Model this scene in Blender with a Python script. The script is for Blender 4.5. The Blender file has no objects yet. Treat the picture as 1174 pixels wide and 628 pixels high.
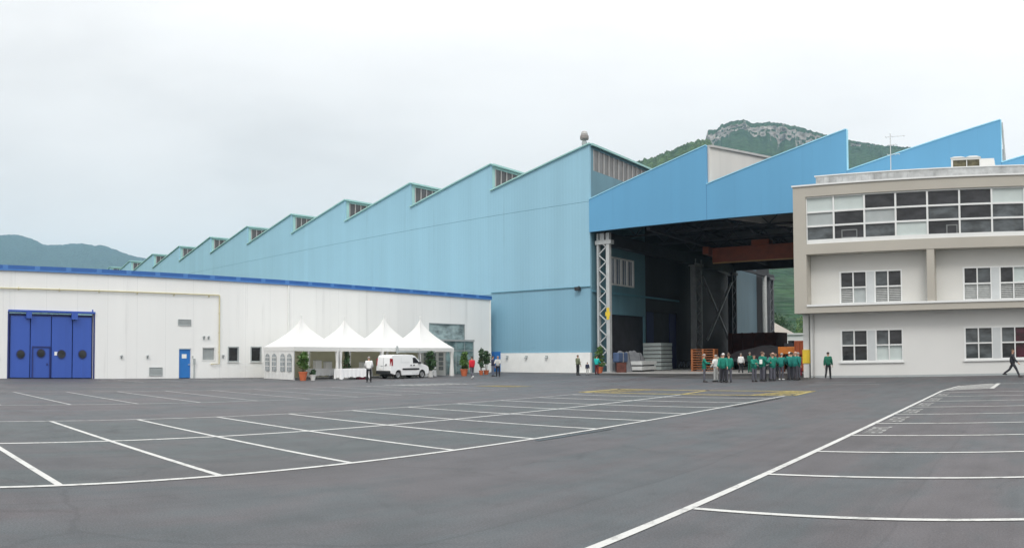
import bpy, bmesh, math, random
from mathutils import Vector, Matrix, noise
random.seed(7)
sc = bpy.context.scene
col = sc.collection
R = math.radians

# ---------------------------------------------------------------- materials
def nmat(name):
    m = bpy.data.materials.new(name); m.use_nodes = True
    nt = m.node_tree; nt.nodes.clear()
    o = nt.nodes.new('ShaderNodeOutputMaterial'); b = nt.nodes.new('ShaderNodeBsdfPrincipled')
    nt.links.new(b.outputs[0], o.inputs[0])
    return m, nt, b
def N(nt, t, **kw):
    n = nt.nodes.new(t)
    for k, v in kw.items(): setattr(n, k, v)
    return n
def obj_coord(nt, scale=(1, 1, 1), rot=(0, 0, 0)):
    g = N(nt, 'ShaderNodeNewGeometry'); mp = N(nt, 'ShaderNodeMapping')
    mp.inputs['Scale'].default_value = scale; mp.inputs['Rotation'].default_value = rot
    nt.links.new(g.outputs['Position'], mp.inputs[0])
    return mp.outputs[0]
def noise_n(nt, vec, scale, detail=3, rough=.55):
    n = N(nt, 'ShaderNodeTexNoise'); n.inputs['Scale'].default_value = scale
    n.inputs['Detail'].default_value = detail; n.inputs['Roughness'].default_value = rough
    nt.links.new(vec, n.inputs['Vector']); return n.outputs['Fac']
def ramp(nt, fac, stops):
    r = N(nt, 'ShaderNodeValToRGB'); e = r.color_ramp.elements
    while len(e) < len(stops): e.new(.5)
    for el, (p, c) in zip(e, stops):
        el.position = p; el.color = (c, c, c, 1) if isinstance(c, (int, float)) else (*c, 1)
    nt.links.new(fac, r.inputs[0]); return r.outputs[0]
def mixc(nt, a, b, fac, mode='MIX'):
    m = N(nt, 'ShaderNodeMix', data_type='RGBA', blend_type=mode)
    for sock, v in ((m.inputs[6], a), (m.inputs[7], b), (m.inputs[0], fac)):
        if isinstance(v, tuple): sock.default_value = (*v, 1)
        elif isinstance(v, (int, float)): sock.default_value = v
        else: nt.links.new(v, sock)
    return m.outputs[2]
def bump(nt, bsdf, h, strength=.3, dist=.02):
    b = N(nt, 'ShaderNodeBump'); b.inputs['Strength'].default_value = strength; b.inputs['Distance'].default_value = dist
    nt.links.new(h, b.inputs['Height']); nt.links.new(b.outputs[0], bsdf.inputs['Normal'])
def mat(name, c, rough=.6, var=.12, scale=1.5, metal=0., streak=False, bmp=0., spec=.5):
    m, nt, b = nmat(name)
    v = obj_coord(nt, (1, 1, .12) if streak else (1, 1, 1))
    f = noise_n(nt, v, scale, 4)
    lo = tuple(x * (1 - var) for x in c); hi = tuple(min(1, x * (1 + var)) for x in c)
    nt.links.new(ramp(nt, f, [(.3, lo), (.7, hi)]), b.inputs['Base Color'])
    b.inputs['Roughness'].default_value = rough; b.inputs['Metallic'].default_value = metal
    b.inputs['Specular IOR Level'].default_value = spec
    if bmp: bump(nt, b, noise_n(nt, obj_coord(nt), scale * 8, 3), bmp, .02)
    return m
def clad(name, c, rib=.3, var=.07, axis='X', rough=.45, dirt=.85, strength=.35, sheet=.9, tone=.025, seam=.35):
    """profiled metal sheet: upright ribs, faint rain streaks"""
    m, nt, b = nmat(name)
    w = N(nt, 'ShaderNodeTexWave', wave_type='BANDS', bands_direction=axis, wave_profile='SIN')
    w.inputs['Scale'].default_value = .3 / rib; w.inputs['Distortion'].default_value = 0
    nt.links.new(obj_coord(nt), w.inputs['Vector'])
    f = noise_n(nt, obj_coord(nt, (1, 1, .04)), .55, 5)
    g = noise_n(nt, obj_coord(nt, (1, 1, 1)), .12, 3)
    lo = tuple(x * (1 - var) for x in c); hi = tuple(min(1, x * (1 + var)) for x in c)
    cc = ramp(nt, f, [(.32, lo), (.68, hi)])
    cc = mixc(nt, cc, ramp(nt, g, [(.35, dirt), (.6, 1.)]), .6, 'MULTIPLY')
    sx = N(nt, 'ShaderNodeSeparateXYZ'); nt.links.new(obj_coord(nt), sx.inputs[0])
    dv = N(nt, 'ShaderNodeMath', operation='MULTIPLY'); nt.links.new(sx.outputs[axis], dv.inputs[0]); dv.inputs[1].default_value = sheet
    fl = N(nt, 'ShaderNodeMath', operation='FLOOR'); nt.links.new(dv.outputs[0], fl.inputs[0]); fr = N(nt, 'ShaderNodeMath', operation='FRACT'); nt.links.new(dv.outputs[0], fr.inputs[0])
    wh = N(nt, 'ShaderNodeTexWhiteNoise', noise_dimensions='1D'); nt.links.new(fl.outputs[0], wh.inputs['W'])
    cc = mixc(nt, cc, ramp(nt, wh.outputs['Value'], [(0., 1 - tone), (1., 1 + tone)]), 1., 'MULTIPLY')
    cc = mixc(nt, cc, ramp(nt, fr.outputs[0], [(.02, .86), (.05, 1.)]), seam, 'MULTIPLY')
    st = noise_n(nt, obj_coord(nt, (1, 1, .03)), 2.2, 5, .7); sm = noise_n(nt, obj_coord(nt), .2, 3)
    cc = mixc(nt, cc, ramp(nt, st, [(.30, .80), (.42, 1.)]), ramp(nt, sm, [(.42, 0.), (.62, .75)]), 'MULTIPLY')
    nt.links.new(cc, b.inputs['Base Color']); b.inputs['Roughness'].default_value = rough
    bump(nt, b, w.outputs['Fac'], strength, .03)
    return m

M = {}
M['white_wall'] = clad('white_cladding', (.84, .84, .82), 1.1, .02, 'Y', .5, .97, .05, .431, .015, .0)
M['white_trim'] = mat('white_trim', (.78, .79, .77), .5, .04)
M['joint'] = mat('joint_grey', (.71, .715, .70), .7, .05)
M['blue_edge'] = mat('blue_edge', (.03, .12, .37), .4, .08)
M['blue_clip'] = mat('blue_clip', (.075, .21, .50), .4, .08)
M['blue_door'] = clad('blue_door_sheet', (.042, .105, .44), .5, .06, 'Y', .4, .93, .1)
M['blue_dark'] = mat('blue_dark_frame', (.018, .03, .16), .5, .1)
M['blue_service'] = mat('blue_service', (.022, .17, .50), .4, .06)
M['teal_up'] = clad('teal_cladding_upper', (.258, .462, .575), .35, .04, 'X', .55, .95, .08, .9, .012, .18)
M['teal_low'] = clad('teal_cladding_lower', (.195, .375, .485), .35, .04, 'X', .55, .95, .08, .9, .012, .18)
M['teal_shaded'] = clad('teal_cladding_shaded', (.115, .235, .29), .35, .08, 'Y', .5, .85, .15)  # darkened copy of the teal cladding, hall shade put into the colour
M['aqua_trim'] = mat('aqua_trim', (.30, .52, .50), .45, .06)
M['teal_seam'] = mat('teal_seam', (.10, .25, .32), .6, .08)
M['roof_grey'] = mat('roof_grey', (.34, .37, .37), .7, .12)
M['glaze_strip'] = mat('glazing_strip', (.080, .082, .084), .3, .25, .8)
M['glaze_first'] = mat('glazing_strip_pale', (.17, .168, .165), .35, .2, .8)
M['glaze_bar'] = mat('glazing_bar', (.40, .395, .385), .5, .08)
M['fascia'] = clad('sky_blue_fascia', (.102, .315, .52), .9, .025, 'X', .55, .95, .0, .16, .01, .15)
M['fascia_edge'] = mat('fascia_edge', (.30, .62, .78), .4, .05)
M['clerestory'] = clad('pale_clerestory', (.56, .54, .51), .5, .05, 'Y', .6, .93, .2)
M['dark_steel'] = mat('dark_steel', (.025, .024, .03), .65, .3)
M['hall_shade'] = clad('hall_shade_sheet', (.022, .02, .024), .4, .2, 'Y', .7, .8, .2)  # near-black tone stands in for the deep shade of the hall
M['hall_grey'] = mat('hall_grey_steel', (.10, .105, .115), .55, .15)
M['steel_light'] = mat('painted_light_steel', (.46, .48, .48), .5, .1)
M['brace_grey'] = mat('brace_grey', (.26, .27, .28), .55, .15)
M['dim_frame'] = mat('dim_inner_frame', (.17, .18, .18), .5, .1)
M['spandrel'] = mat('spandrel_grey', (.52, .545, .55), .5, .04)
M['yellow'] = mat('signal_yellow', (.72, .52, .04), .5, .08)
M['crane_orange'] = mat('crane_rust_orange', (.23, .048, .015), .5, .15)
M['crane_line'] = mat('crane_ochre_line', (.36, .2, .07), .5, .1)
M['office_wall'] = mat('office_render', (.65, .65, .63), .8, .03, .35)
M['office_recess'] = mat('office_recess_render', (.60, .595, .565), .8, .03, .35)
M['beige'] = mat('beige_render', (.42, .395, .345), .8, .04, .35)
M['frame_white'] = mat('window_frame_white', (.71, .72, .71), .4, .03)
M['shutter_grey'] = mat('blind_grey', (.36, .39, .39), .5, .06)
M['blind_light'] = mat('blind_pale', (.50, .56, .545), .35, .04)
M['glass_green'] = mat('glass_green_film', (.40, .52, .47), .15, .05)
def glassy(name, c, rough=.06):
    m, nt, b = nmat(name)
    f = noise_n(nt, obj_coord(nt, (1, 1, 2.2)), .9, 3)
    nt.links.new(ramp(nt, f, [(.35, tuple(x * .55 for x in c)), (.65, tuple(x * 1.5 for x in c))]), b.inputs['Base Color'])
    b.inputs['Roughness'].default_value = rough
    return m
M['glass'] = glassy('window_glass', (.028, .029, .032))
M['glass_slate'] = glassy('window_glass_slate', (.075, .085, .09))
M['glass_teal'] = glassy('entrance_glass', (.14, .21, .21), .1)
M['glass_slate_pale'] = glassy('entrance_top_glass', (.24, .30, .30), .2)  # sky reflection put into the pane colour
M['glass_red'] = glassy('window_glass_red', (.05, .009, .018), .1)
M['metal_roof'] = mat('galvanised_sheet', (.42, .43, .43), .42, .3, 1.6, metal=.35)
M['tent'] = mat('tent_canvas', (.79, .79, .775), .7, .02, .8)
def translucent(m, c, k):
    nt = m.node_tree; b = [n for n in nt.nodes if n.type == 'BSDF_PRINCIPLED'][0]; o = [n for n in nt.nodes if n.type == 'OUTPUT_MATERIAL'][0]
    t = N(nt, 'ShaderNodeBsdfTranslucent'); t.inputs[0].default_value = (*c, 1); mx = N(nt, 'ShaderNodeMixShader'); mx.inputs[0].default_value = k
    nt.links.new(b.outputs[0], mx.inputs[1]); nt.links.new(t.outputs[0], mx.inputs[2]); nt.links.new(mx.outputs[0], o.inputs[0])
translucent(M['tent'], (.85, .84, .79), .22)
M['tent_in'] = mat('tent_back_curtain', (.52, .50, .35), .7, .05)  # white canvas in warm shade, the shade put into the colour
M['tent_win'] = mat('tent_clear_window', (.28, .31, .32), .25, .2, 4)
M['alu'] = mat('aluminium', (.55, .56, .56), .4, .08, metal=.4)
M['cloth'] = mat('white_tablecloth', (.82, .82, .82), .8, .03, 2)
M['terracotta'] = mat('terracotta', (.52, .13, .05), .7, .12, 4)
M['pot_white'] = mat('white_pot', (.7, .7, .68), .5, .05)
M['soil'] = mat('soil', (.05, .035, .025), .9, .2, 6)
M['bark'] = mat('bark', (.11, .075, .05), .85, .25, 8)
def leafmat(name, c, var=.5):
    m, nt, b = nmat(name)
    f = noise_n(nt, obj_coord(nt), 7., 2)
    nt.links.new(ramp(nt, f, [(.3, tuple(x * (1 - var) for x in c)), (.7, tuple(x * (1 + var) for x in c))]), b.inputs['Base Color'])
    b.inputs['Roughness'].default_value = .5
    return m
M['leaf'] = leafmat('leaf_mid', (.07, .14, .025))
M['leaf_dark'] = leafmat('leaf_dark', (.03, .075, .022))
M['leaf_tree'] = leafmat('leaf_tree', (.10, .17, .035))
M['van_paint'] = mat('white_van_paint', (.80, .81, .81), .22, .015, .6)
M['black_plastic'] = mat('black_plastic', (.022, .023, .025), .5, .1)
M['tyre'] = mat('tyre_rubber', (.018, .018, .018), .8, .1)
M['rim'] = mat('wheel_silver', (.42, .43, .44), .35, .06, metal=.6)
M['red_lens'] = mat('red_lens', (.32, .012, .02), .2, .1)
M['lens'] = mat('clear_lens', (.55, .56, .57), .15, .1)
M['skin'] = mat('skin', (.50, .29, .20), .55, .06, 6)
def fabric(n, c): M[n] = mat('fabric_' + n, c, .85, .14, 5); return M[n]
for n, c in dict(green=(.006, .18, .13), darkgreen=(.008, .115, .07), teal=(.010, .19, .16), trousers=(.085, .085, .105), black=(.014, .014, .017),
                 white=(.78, .78, .77), red=(.55, .012, .03), navy=(.03, .035, .07), suit=(.035, .035, .042), khaki=(.16, .18, .11), turquoise=(.01, .45, .40),
                 maroon=(.10, .012, .02), jeans=(.08, .10, .17), sand=(.40, .33, .25), charcoal=(.045, .045, .055), greyblue=(.12, .14, .19), palegrey=(.42, .43, .42)).items(): fabric(n, c)
M['hair_dark'] = mat('hair_dark', (.02, .015, .012), .7, .2, 20)
M['hair_grey'] = mat('hair_grey', (.26, .25, .235), .7, .15, 20)
M['hair_white'] = mat('hair_white', (.55, .54, .52), .7, .12, 20)
M['hair_bald'] = mat('hair_cropped', (.46, .28, .21), .6, .08, 20)
M['hair_brown'] = mat('hair_brown', (.09, .05, .028), .7, .2, 20)
M['shoe'] = mat('shoe_dark', (.02, .018, .018), .5, .1)
M['shoe_white'] = mat('shoe_white', (.7, .7, .68), .5, .1)
M['paper'] = mat('paper', (.82, .82, .78), .7, .03)
M['wood'] = mat('orange_wood', (.42, .15, .05), .7, .2, 3)
M['slab'] = mat('grey_deck_panel', (.46, .52, .51), .6, .08)
M['slab_pale'] = mat('pale_slab', (.66, .68, .67), .6, .08)
M['slab_dark'] = mat('grey_deck_edge', (.16, .19, .19), .6, .1)
M['tarp'] = mat('grey_tarpaulin', (.27, .28, .30), .55, .15, 2)
M['tarp_blue'] = mat('blue_packet', (.09, .14, .26), .5, .1, 3)
M['rust'] = mat('rust_brown', (.10, .03, .02), .75, .3, 2)
M['rust_dark'] = mat('dark_rust', (.060, .012, .008), .75, .3, 2)
M['orange'] = mat('orange_paint', (.56, .17, .02), .5, .12, 3)
M['orange_red'] = mat('orange_red_paint', (.42, .085, .02), .5, .15, 3)
M['red_paint'] = mat('dull_red_paint', (.26, .012, .04), .45, .12, 3)
M['roof_tile'] = mat('pale_roof_tile', (.30, .27, .235), .8, .15, 2)
M['house_wall'] = mat('house_render', (.62, .60, .55), .8, .06)
M['teal_panel'] = clad('blue_grey_panel', (.11, .165, .20), .6, .05, 'Y', .5, .92, .2)

def asphalt(name, c, tint):
    m, nt, b = nmat(name)
    p = obj_coord(nt)
    big = noise_n(nt, obj_coord(nt, (.35, .12, 1)), .8, 5, .6)
    mid = noise_n(nt, p, 1.1, 4)
    fine = noise_n(nt, p, 42, 3, .8)
    vor = N(nt, 'ShaderNodeTexVoronoi'); vor.inputs['Scale'].default_value = 90; nt.links.new(p, vor.inputs['Vector'])
    cc = ramp(nt, big, [(.36, tuple(x * .80 for x in c)), (.46, c), (.54, tint), (.66, tuple(x * 1.14 for x in c))])
    cc = mixc(nt, cc, ramp(nt, mid, [(.34, .84), (.5, 1.0), (.66, 1.12)]), .8, 'MULTIPLY')
    cc = mixc(nt, cc, ramp(nt, fine, [(.33, .58), (.5, .97), (.67, 1.42)]), .9, 'MULTIPLY')
    # thin cracks / tyre tracks
    tr = noise_n(nt, obj_coord(nt, (1.6, .05, 1)), 1., 3)
    cc = mixc(nt, cc, ramp(nt, tr, [(.42, 1.), (.5, .9), (.58, 1.)]), .8, 'MULTIPLY')
    # cracks along warped cell borders, kept to some areas
    wp = N(nt, 'ShaderNodeVectorMath', operation='ADD'); wn = N(nt, 'ShaderNodeTexNoise'); wn.inputs['Scale'].default_value = .8; wn.inputs['Detail'].default_value = 6; nt.links.new(p, wn.inputs['Vector'])
    nt.links.new(p, wp.inputs[0]); nt.links.new(wn.outputs['Color'], wp.inputs[1])
    ck = N(nt, 'ShaderNodeTexVoronoi', feature='DISTANCE_TO_EDGE'); ck.inputs['Scale'].default_value = .19; nt.links.new(wp.outputs[0], ck.inputs['Vector'])
    msk = ramp(nt, noise_n(nt, p, .09, 2), [(.46, 0.), (.56, 1.)])
    cc = mixc(nt, cc, mixc(nt, ramp(nt, ck.outputs['Distance'], [(.004, .78), (.011, 1.)]), (1., 1., 1.), ramp(nt, noise_n(nt, p, .09, 2), [(.46, 1.), (.56, 0.)])), .8, 'MULTIPLY')
    # paving lanes laid side by side, each a touch different, with a dark seam
    sx = N(nt, 'ShaderNodeSeparateXYZ'); nt.links.new(p, sx.inputs[0])
    dv = N(nt, 'ShaderNodeMath', operation='MULTIPLY_ADD'); nt.links.new(sx.outputs['X'], dv.inputs[0]); dv.inputs[1].default_value = 1 / 3.7
    sw_ = N(nt, 'ShaderNodeMath', operation='MULTIPLY_ADD'); nt.links.new(noise_n(nt, p, .15, 3), sw_.inputs[0]); sw_.inputs[1].default_value = .22; sw_.inputs[2].default_value = .3
    nt.links.new(sw_.outputs[0], dv.inputs[2])
    fl = N(nt, 'ShaderNodeMath', operation='FLOOR'); nt.links.new(dv.outputs[0], fl.inputs[0]); fr = N(nt, 'ShaderNodeMath', operation='FRACT'); nt.links.new(dv.outputs[0], fr.inputs[0])
    wh = N(nt, 'ShaderNodeTexWhiteNoise', noise_dimensions='1D'); nt.links.new(fl.outputs[0], wh.inputs['W'])
    cc = mixc(nt, cc, ramp(nt, wh.outputs['Value'], [(0., .90), (1., 1.09)]), 1., 'MULTIPLY')
    cc = mixc(nt, cc, ramp(nt, fr.outputs[0], [(.004, .72), (.014, 1.)]), .7, 'MULTIPLY')
    # scattered stains
    stn = noise_n(nt, obj_coord(nt, (1, 1, 1), (0, 0, .4)), .45, 6, .75)
    cc = mixc(nt, cc, ramp(nt, stn, [(.33, .70), (.43, 1.)]), .75, 'MULTIPLY')
    # oil spots and pale chips
    sp_ = N(nt, 'ShaderNodeTexVoronoi'); sp_.inputs['Scale'].default_value = .9; sp_.inputs['Randomness'].default_value = 1.; nt.links.new(p, sp_.inputs['Vector'])
    cc = mixc(nt, cc, ramp(nt, sp_.outputs['Distance'], [(.03, .62), (.11, 1.)]), .55, 'MULTIPLY')
    sp2 = N(nt, 'ShaderNodeTexVoronoi'); sp2.inputs['Scale'].default_value = 1.7; nt.links.new(obj_coord(nt, (1, 1, 1), (0, 0, .7)), sp2.inputs['Vector'])
    cc = mixc(nt, cc, ramp(nt, sp2.outputs['Distance'], [(.02, 1.5), (.05, 1.)]), .6, 'MULTIPLY')
    nt.links.new(cc, b.inputs['Base Color'])
    nt.links.new(ramp(nt, big, [(.3, .5), (.7, .72)]), b.inputs['Roughness'])
    b.inputs['Specular IOR Level'].default_value = .4
    bump(nt, b, vor.outputs['Distance'], .35, .008)
    return m
M['asphalt'] = asphalt('asphalt', (.082, .076, .081), (.070, .079, .085))
M['asphalt_bay'] = asphalt('asphalt_bays', (.072, .072, .076), (.068, .080, .083))
def paint(name, c, wear):
    m, nt, b = nmat(name)
    p = obj_coord(nt)
    f = noise_n(nt, p, 14, 5, .7); g = noise_n(nt, p, .6, 2)
    f2 = noise_n(nt, p, 3.2, 6, .75)
    cc = ramp(nt, f, [(.20 + wear, tuple(.4 * x + .05 for x in c)), (.40 + wear, c)]); cc = mixc(nt, cc, ramp(nt, f2, [(.30 + wear, .35), (.44 + wear, 1.)]), .7, 'MULTIPLY')
    cc = mixc(nt, cc, ramp(nt, g, [(.3, .86), (.7, 1.)]), .8, 'MULTIPLY')
    nt.links.new(cc, b.inputs['Base Color']); b.inputs['Roughness'].default_value = .6
    return m
M['line_white'] = paint('line_paint', (.52, .52, .50), .04)
M['line_faint'] = paint('line_paint_faint', (.43, .43, .42), .07)
M['line_stencil'] = paint('line_paint_stencil', (.36, .36, .35), .09)
M['line_yellow'] = paint('line_paint_yellow', (.50, .39, .10), .12)
M['concrete'] = mat('concrete', (.33, .325, .31), .75, .2, .7, bmp=.1)
def forest(name, a, b2, rock):
    m, nt, b = nmat(name)
    p = obj_coord(nt)
    v = N(nt, 'ShaderNodeTexVoronoi'); v.inputs['Scale'].default_value = .09; nt.links.new(p, v.inputs['Vector'])
    f = noise_n(nt, p, .02, 6, .65)
    g = ramp(nt, f, [(.32, a), (.68, b2)])
    g = mixc(nt, g, ramp(nt, v.outputs['Distance'], [(0., 1.35), (.75, .5)]), .8, 'MULTIPLY')
    if rock:
        ge = N(nt, 'ShaderNodeNewGeometry'); s = N(nt, 'ShaderNodeSeparateXYZ'); nt.links.new(ge.outputs['Normal'], s.inputs[0])
        q = noise_n(nt, obj_coord(nt, (.45, .45, 3.)), .03, 6, .75)
        ad = N(nt, 'ShaderNodeMath', operation='MULTIPLY_ADD'); nt.links.new(q, ad.inputs[0]); ad.inputs[1].default_value = .6
        nt.links.new(s.outputs['Z'], ad.inputs[2])
        rk = ramp(nt, noise_n(nt, obj_coord(nt, (.7, .7, 2.6)), .04, 6, .7), [(.3, (.16, .145, .135)), (.7, (.42, .39, .365))])
        g = mixc(nt, rk, g, ramp(nt, ad.outputs[0], [(.70, 0.), (.86, 1.)]))
    nt.links.new(g, b.inputs['Base Color']); b.inputs['Roughness'].default_value = .9
    b.inputs['Specular IOR Level'].default_value = .1
    bump(nt, b, v.outputs['Distance'], .8, 8)
    return m
M['forest_far'] = forest('forest_far', (.014, .040, .042), (.028, .066, .058), False)  # blue of the distance haze mixed into the forest colours
M['forest_mtn'] = forest('forest_mountain', (.016, .048, .024), (.042, .085, .036), True)
M['forest_near'] = forest('forest_ridge', (.028, .062, .02), (.075, .125, .04), False)
M['grass'] = mat('grass_ground', (.06, .09, .03), .9, .3, .2)

# ---------------------------------------------------------------- mesh helper
class MB:
    def __init__(s): s.v = []; s.f = []; s.p = []
    def add(s, vs, fs):
        s.p.append((list(vs), list(fs))); k = len(s.v); s.v += [tuple(v) for v in vs]; s.f += [tuple(i + k for i in f) for f in fs]; return s
    def quad(s, *p): return s.add(p, [tuple(range(len(p)))])
    def box(s, x0, x1, y0, y1, z0, z1):
        v = [(x, y, z) for z in (z0, z1) for y in (y0, y1) for x in (x0, x1)]
        return s.add(v, [(0, 2, 3, 1), (4, 5, 7, 6), (0, 1, 5, 4), (2, 6, 7, 3), (0, 4, 6, 2), (1, 3, 7, 5)])
    def bar(s, p, q, w, h=None):
        h = h or w; p = Vector(p); q = Vector(q); d = (q - p).normalized()
        up = Vector((0, 0, 1)) if abs(d.z) < .95 else Vector((0, 1, 0))
        a = d.cross(up).normalized() * w / 2; b = a.cross(d).normalized() * h / 2
        v = [r + i * a + j * b for r in (p, q) for i, j in ((-1, -1), (1, -1), (1, 1), (-1, 1))]
        return s.add(v, [(3, 2, 1, 0), (4, 5, 6, 7), (0, 1, 5, 4), (1, 2, 6, 5), (2, 3, 7, 6), (3, 0, 4, 7)])
    def tube(s, pts, r, n=8):
        pts = [Vector(p) for p in pts]; rs = r if isinstance(r, (list, tuple)) else [r] * len(pts)
        vs = []
        for i, p in enumerate(pts):
            d = (pts[min(i + 1, len(pts) - 1)] - pts[max(i - 1, 0)]).normalized()
            up = Vector((0, 0, 1)) if abs(d.z) < .9 else Vector((1, 0, 0))
            a = d.cross(up).normalized(); b = a.cross(d).normalized()
            vs += [p + rs[i] * (math.cos(t) * a + math.sin(t) * b) for t in [2 * math.pi * j / n for j in range(n)]]
        fs = [(i * n + j, i * n + (j + 1) % n, (i + 1) * n + (j + 1) % n, (i + 1) * n + j) for i in range(len(pts) - 1) for j in range(n)]
        fs += [tuple(range(n))[::-1], tuple(range((len(pts) - 1) * n, len(pts) * n))]
        return s.add(vs, fs)
    def lathe(s, prof, c=(0, 0, 0), n=16):
        vs = [(c[0] + r * math.cos(2 * math.pi * j / n), c[1] + r * math.sin(2 * math.pi * j / n), c[2] + z) for r, z in prof for j in range(n)]
        fs = [(i * n + j, i * n + (j + 1) % n, (i + 1) * n + (j + 1) % n, (i + 1) * n + j) for i in range(len(prof) - 1) for j in range(n)]
        fs += [tuple(range(n))[::-1], tuple(range((len(prof) - 1) * n, len(prof) * n))]
        return s.add(vs, fs)
    def prism(s, poly, ax, a, b):
        """2-D outline pushed along one axis; poly holds the two other coordinates in xyz order"""
        def P(u, w, t): return {0: (t, u, w), 1: (u, t, w), 2: (u, w, t)}[ax]
        n = len(poly); vs = [P(*p, a) for p in poly] + [P(*p, b) for p in poly]
        fs = [tuple(range(n)), tuple(range(n, 2 * n))[::-1]] + [(i, (i + 1) % n, n + (i + 1) % n, n + i) for i in range(n)]
        return s.add(vs, fs)
    def holed(s, ax, a, b, u0, u1, z0, z1, holes):
        """wall slab with rectangular openings; ax 0: normal X (u is Y), ax 1: normal Y (u is X)"""
        def P(u, z, t): return (t, u, z) if ax == 0 else (u, t, z)
        us = sorted({u0, u1, *[h[0] for h in holes], *[h[1] for h in holes]}); zs = sorted({z0, z1, *[h[2] for h in holes], *[h[3] for h in holes]})
        us = [u for u in us if u0 <= u <= u1]; zs = [z for z in zs if z0 <= z <= z1]
        def solid(i, j):
            if i < 0 or j < 0 or i >= len(us) - 1 or j >= len(zs) - 1: return False
            cu = (us[i] + us[i + 1]) / 2; cz = (zs[j] + zs[j + 1]) / 2
            return not any(h[0] < cu < h[1] and h[2] < cz < h[3] for h in holes)
        for i in range(len(us) - 1):
            for j in range(len(zs) - 1):
                if not solid(i, j): continue
                q = [(us[i], zs[j]), (us[i + 1], zs[j]), (us[i + 1], zs[j + 1]), (us[i], zs[j + 1])]
                s.quad(*[P(*c, a) for c in q]); s.quad(*[P(*c, b) for c in q[::-1]])
                for k, (di, dj) in enumerate(((0, -1), (1, 0), (0, 1), (-1, 0))):
                    if not solid(i + di, j + dj):
                        c, d = q[k], q[(k + 1) % 4]; s.quad(P(*c, a), P(*c, b), P(*d, b), P(*d, a))
        return s
SPLIT = set('fascia_seam sliding_gate door_handle rib antenna_rod eye jamb downpipe end_carriage bearer foot spacer trestle fork leg cross_brace crane_rail service_door_set wicket_jamb strap conduit cladding_seam spoke roof_truss_bar rear_handle handle_pair'.split())
def make(name, mb, m, parent=None, off=None, bev=0, smooth=False):
    if name in SPLIT and len(mb.p) > 1:
        os_ = []
        for vs, fs in mb.p:
            q = MB(); q.add(vs, fs); os_.append(make(name, q, m, parent, off, bev, smooth))
        return os_[0]
    off = Vector(off) if off is not None else Vector((0, 0, 0))
    me = bpy.data.meshes.new(name)
    me.from_pydata([tuple(Vector(v) - off) for v in mb.v], [], mb.f)
    bm = bmesh.new(); bm.from_mesh(me); bmesh.ops.recalc_face_normals(bm, faces=bm.faces)
    if bev:
        bmesh.ops.remove_doubles(bm, verts=bm.verts, dist=1e-5)
        es = [e for e in bm.edges if len(e.link_faces) == 2 and e.calc_face_angle() > .6]
        bmesh.ops.bevel(bm, geom=es, offset=bev, segments=2, profile=.6, affect='EDGES', clamp_overlap=True)
    if smooth:
        for f in bm.faces: f.smooth = True
    bm.to_mesh(me); bm.free()
    if isinstance(m, (list, tuple)):
        for x in m: me.materials.append(x)
    else: me.materials.append(m)
    o = bpy.data.objects.new(name, me); col.objects.link(o)
    if parent is not None: o.parent = parent
    else: o.location = off
    return o
OFF = {}
def tag(o, label=None, cat=None, group=None, kind=None):
    if label: o['label'] = label
    if cat: o['category'] = cat
    if group: o['group'] = group
    if kind: o['kind'] = kind
    return o
def thing(name, label, cat, loc=(0, 0, 0), rz=0., group=None):
    o = bpy.data.objects.new(name, None); col.objects.link(o); o.empty_display_size = .3
    o.location = loc; o.rotation_euler = (0, 0, rz); tag(o, label, cat, group)
    OFF[o.name] = Vector(loc) if rz == 0 else Vector((0, 0, 0))
    return o
def root_of(o):
    while o.parent: o = o.parent
    return o
def wpart(name, mb, m, parent, **kw):     # geometry in world coordinates under an unrotated thing
    return make(name, mb, m, parent, OFF[root_of(parent).name], **kw)
def part(name, mb, m, parent, **kw):      # geometry in the thing's own coordinates
    return make(name, mb, m, parent, **kw)
def structure(name, mb, m, **kw):
    o = make(name, mb, m, **kw); o['kind'] = 'structure'; return o

# ---------------------------------------------------------------- ground and painted lines
g = MB(); g.quad((-4950, -380, -.02), (1700, -380, -.02), (1700, 2950, -.02), (-4950, 2950, -.02))
tag(structure('ground', g, M['grass']), 'grassy ground reaching to the hills')
g = MB(); g.quad((-75, -60, 0), (90, -60, 0), (90, 125, 0), (-75, 125, 0))
yard = structure('pavement', g, M['asphalt'])
BX = (-10.0, -14.8, -19.45)          # front, middle and back line of the big double bay
Z1, Z2 = .004, .008
g = MB(); g.quad((BX[2], -22, Z1), (BX[0], -22, Z1), (BX[0], 29.5, Z1), (BX[2], 29.5, Z1))
make('bay_surface', g, M['asphalt_bay'], yard)
def line(mb, a, b, w=.12, z=Z2):
    a = Vector(a); b = Vector(b); n = Vector((-(b - a).y, (b - a).x)).normalized() * w / 2
    mb.quad(*[(p.x, p.y, z) for p in (a - n, b - n, b + n, a + n)])
Yd = [2.95 + 2.5 * i for i in range(-10, 11)]
g = MB()
for x in BX[:2]: line(g, (x, -22), (x, 29.6), .12)
for y in Yd:
    line(g, (BX[0] - .06, y), (BX[1] + .06, y), .12); line(g, (BX[1] - .06, y), (BX[2] + .06, y), .12)
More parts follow.
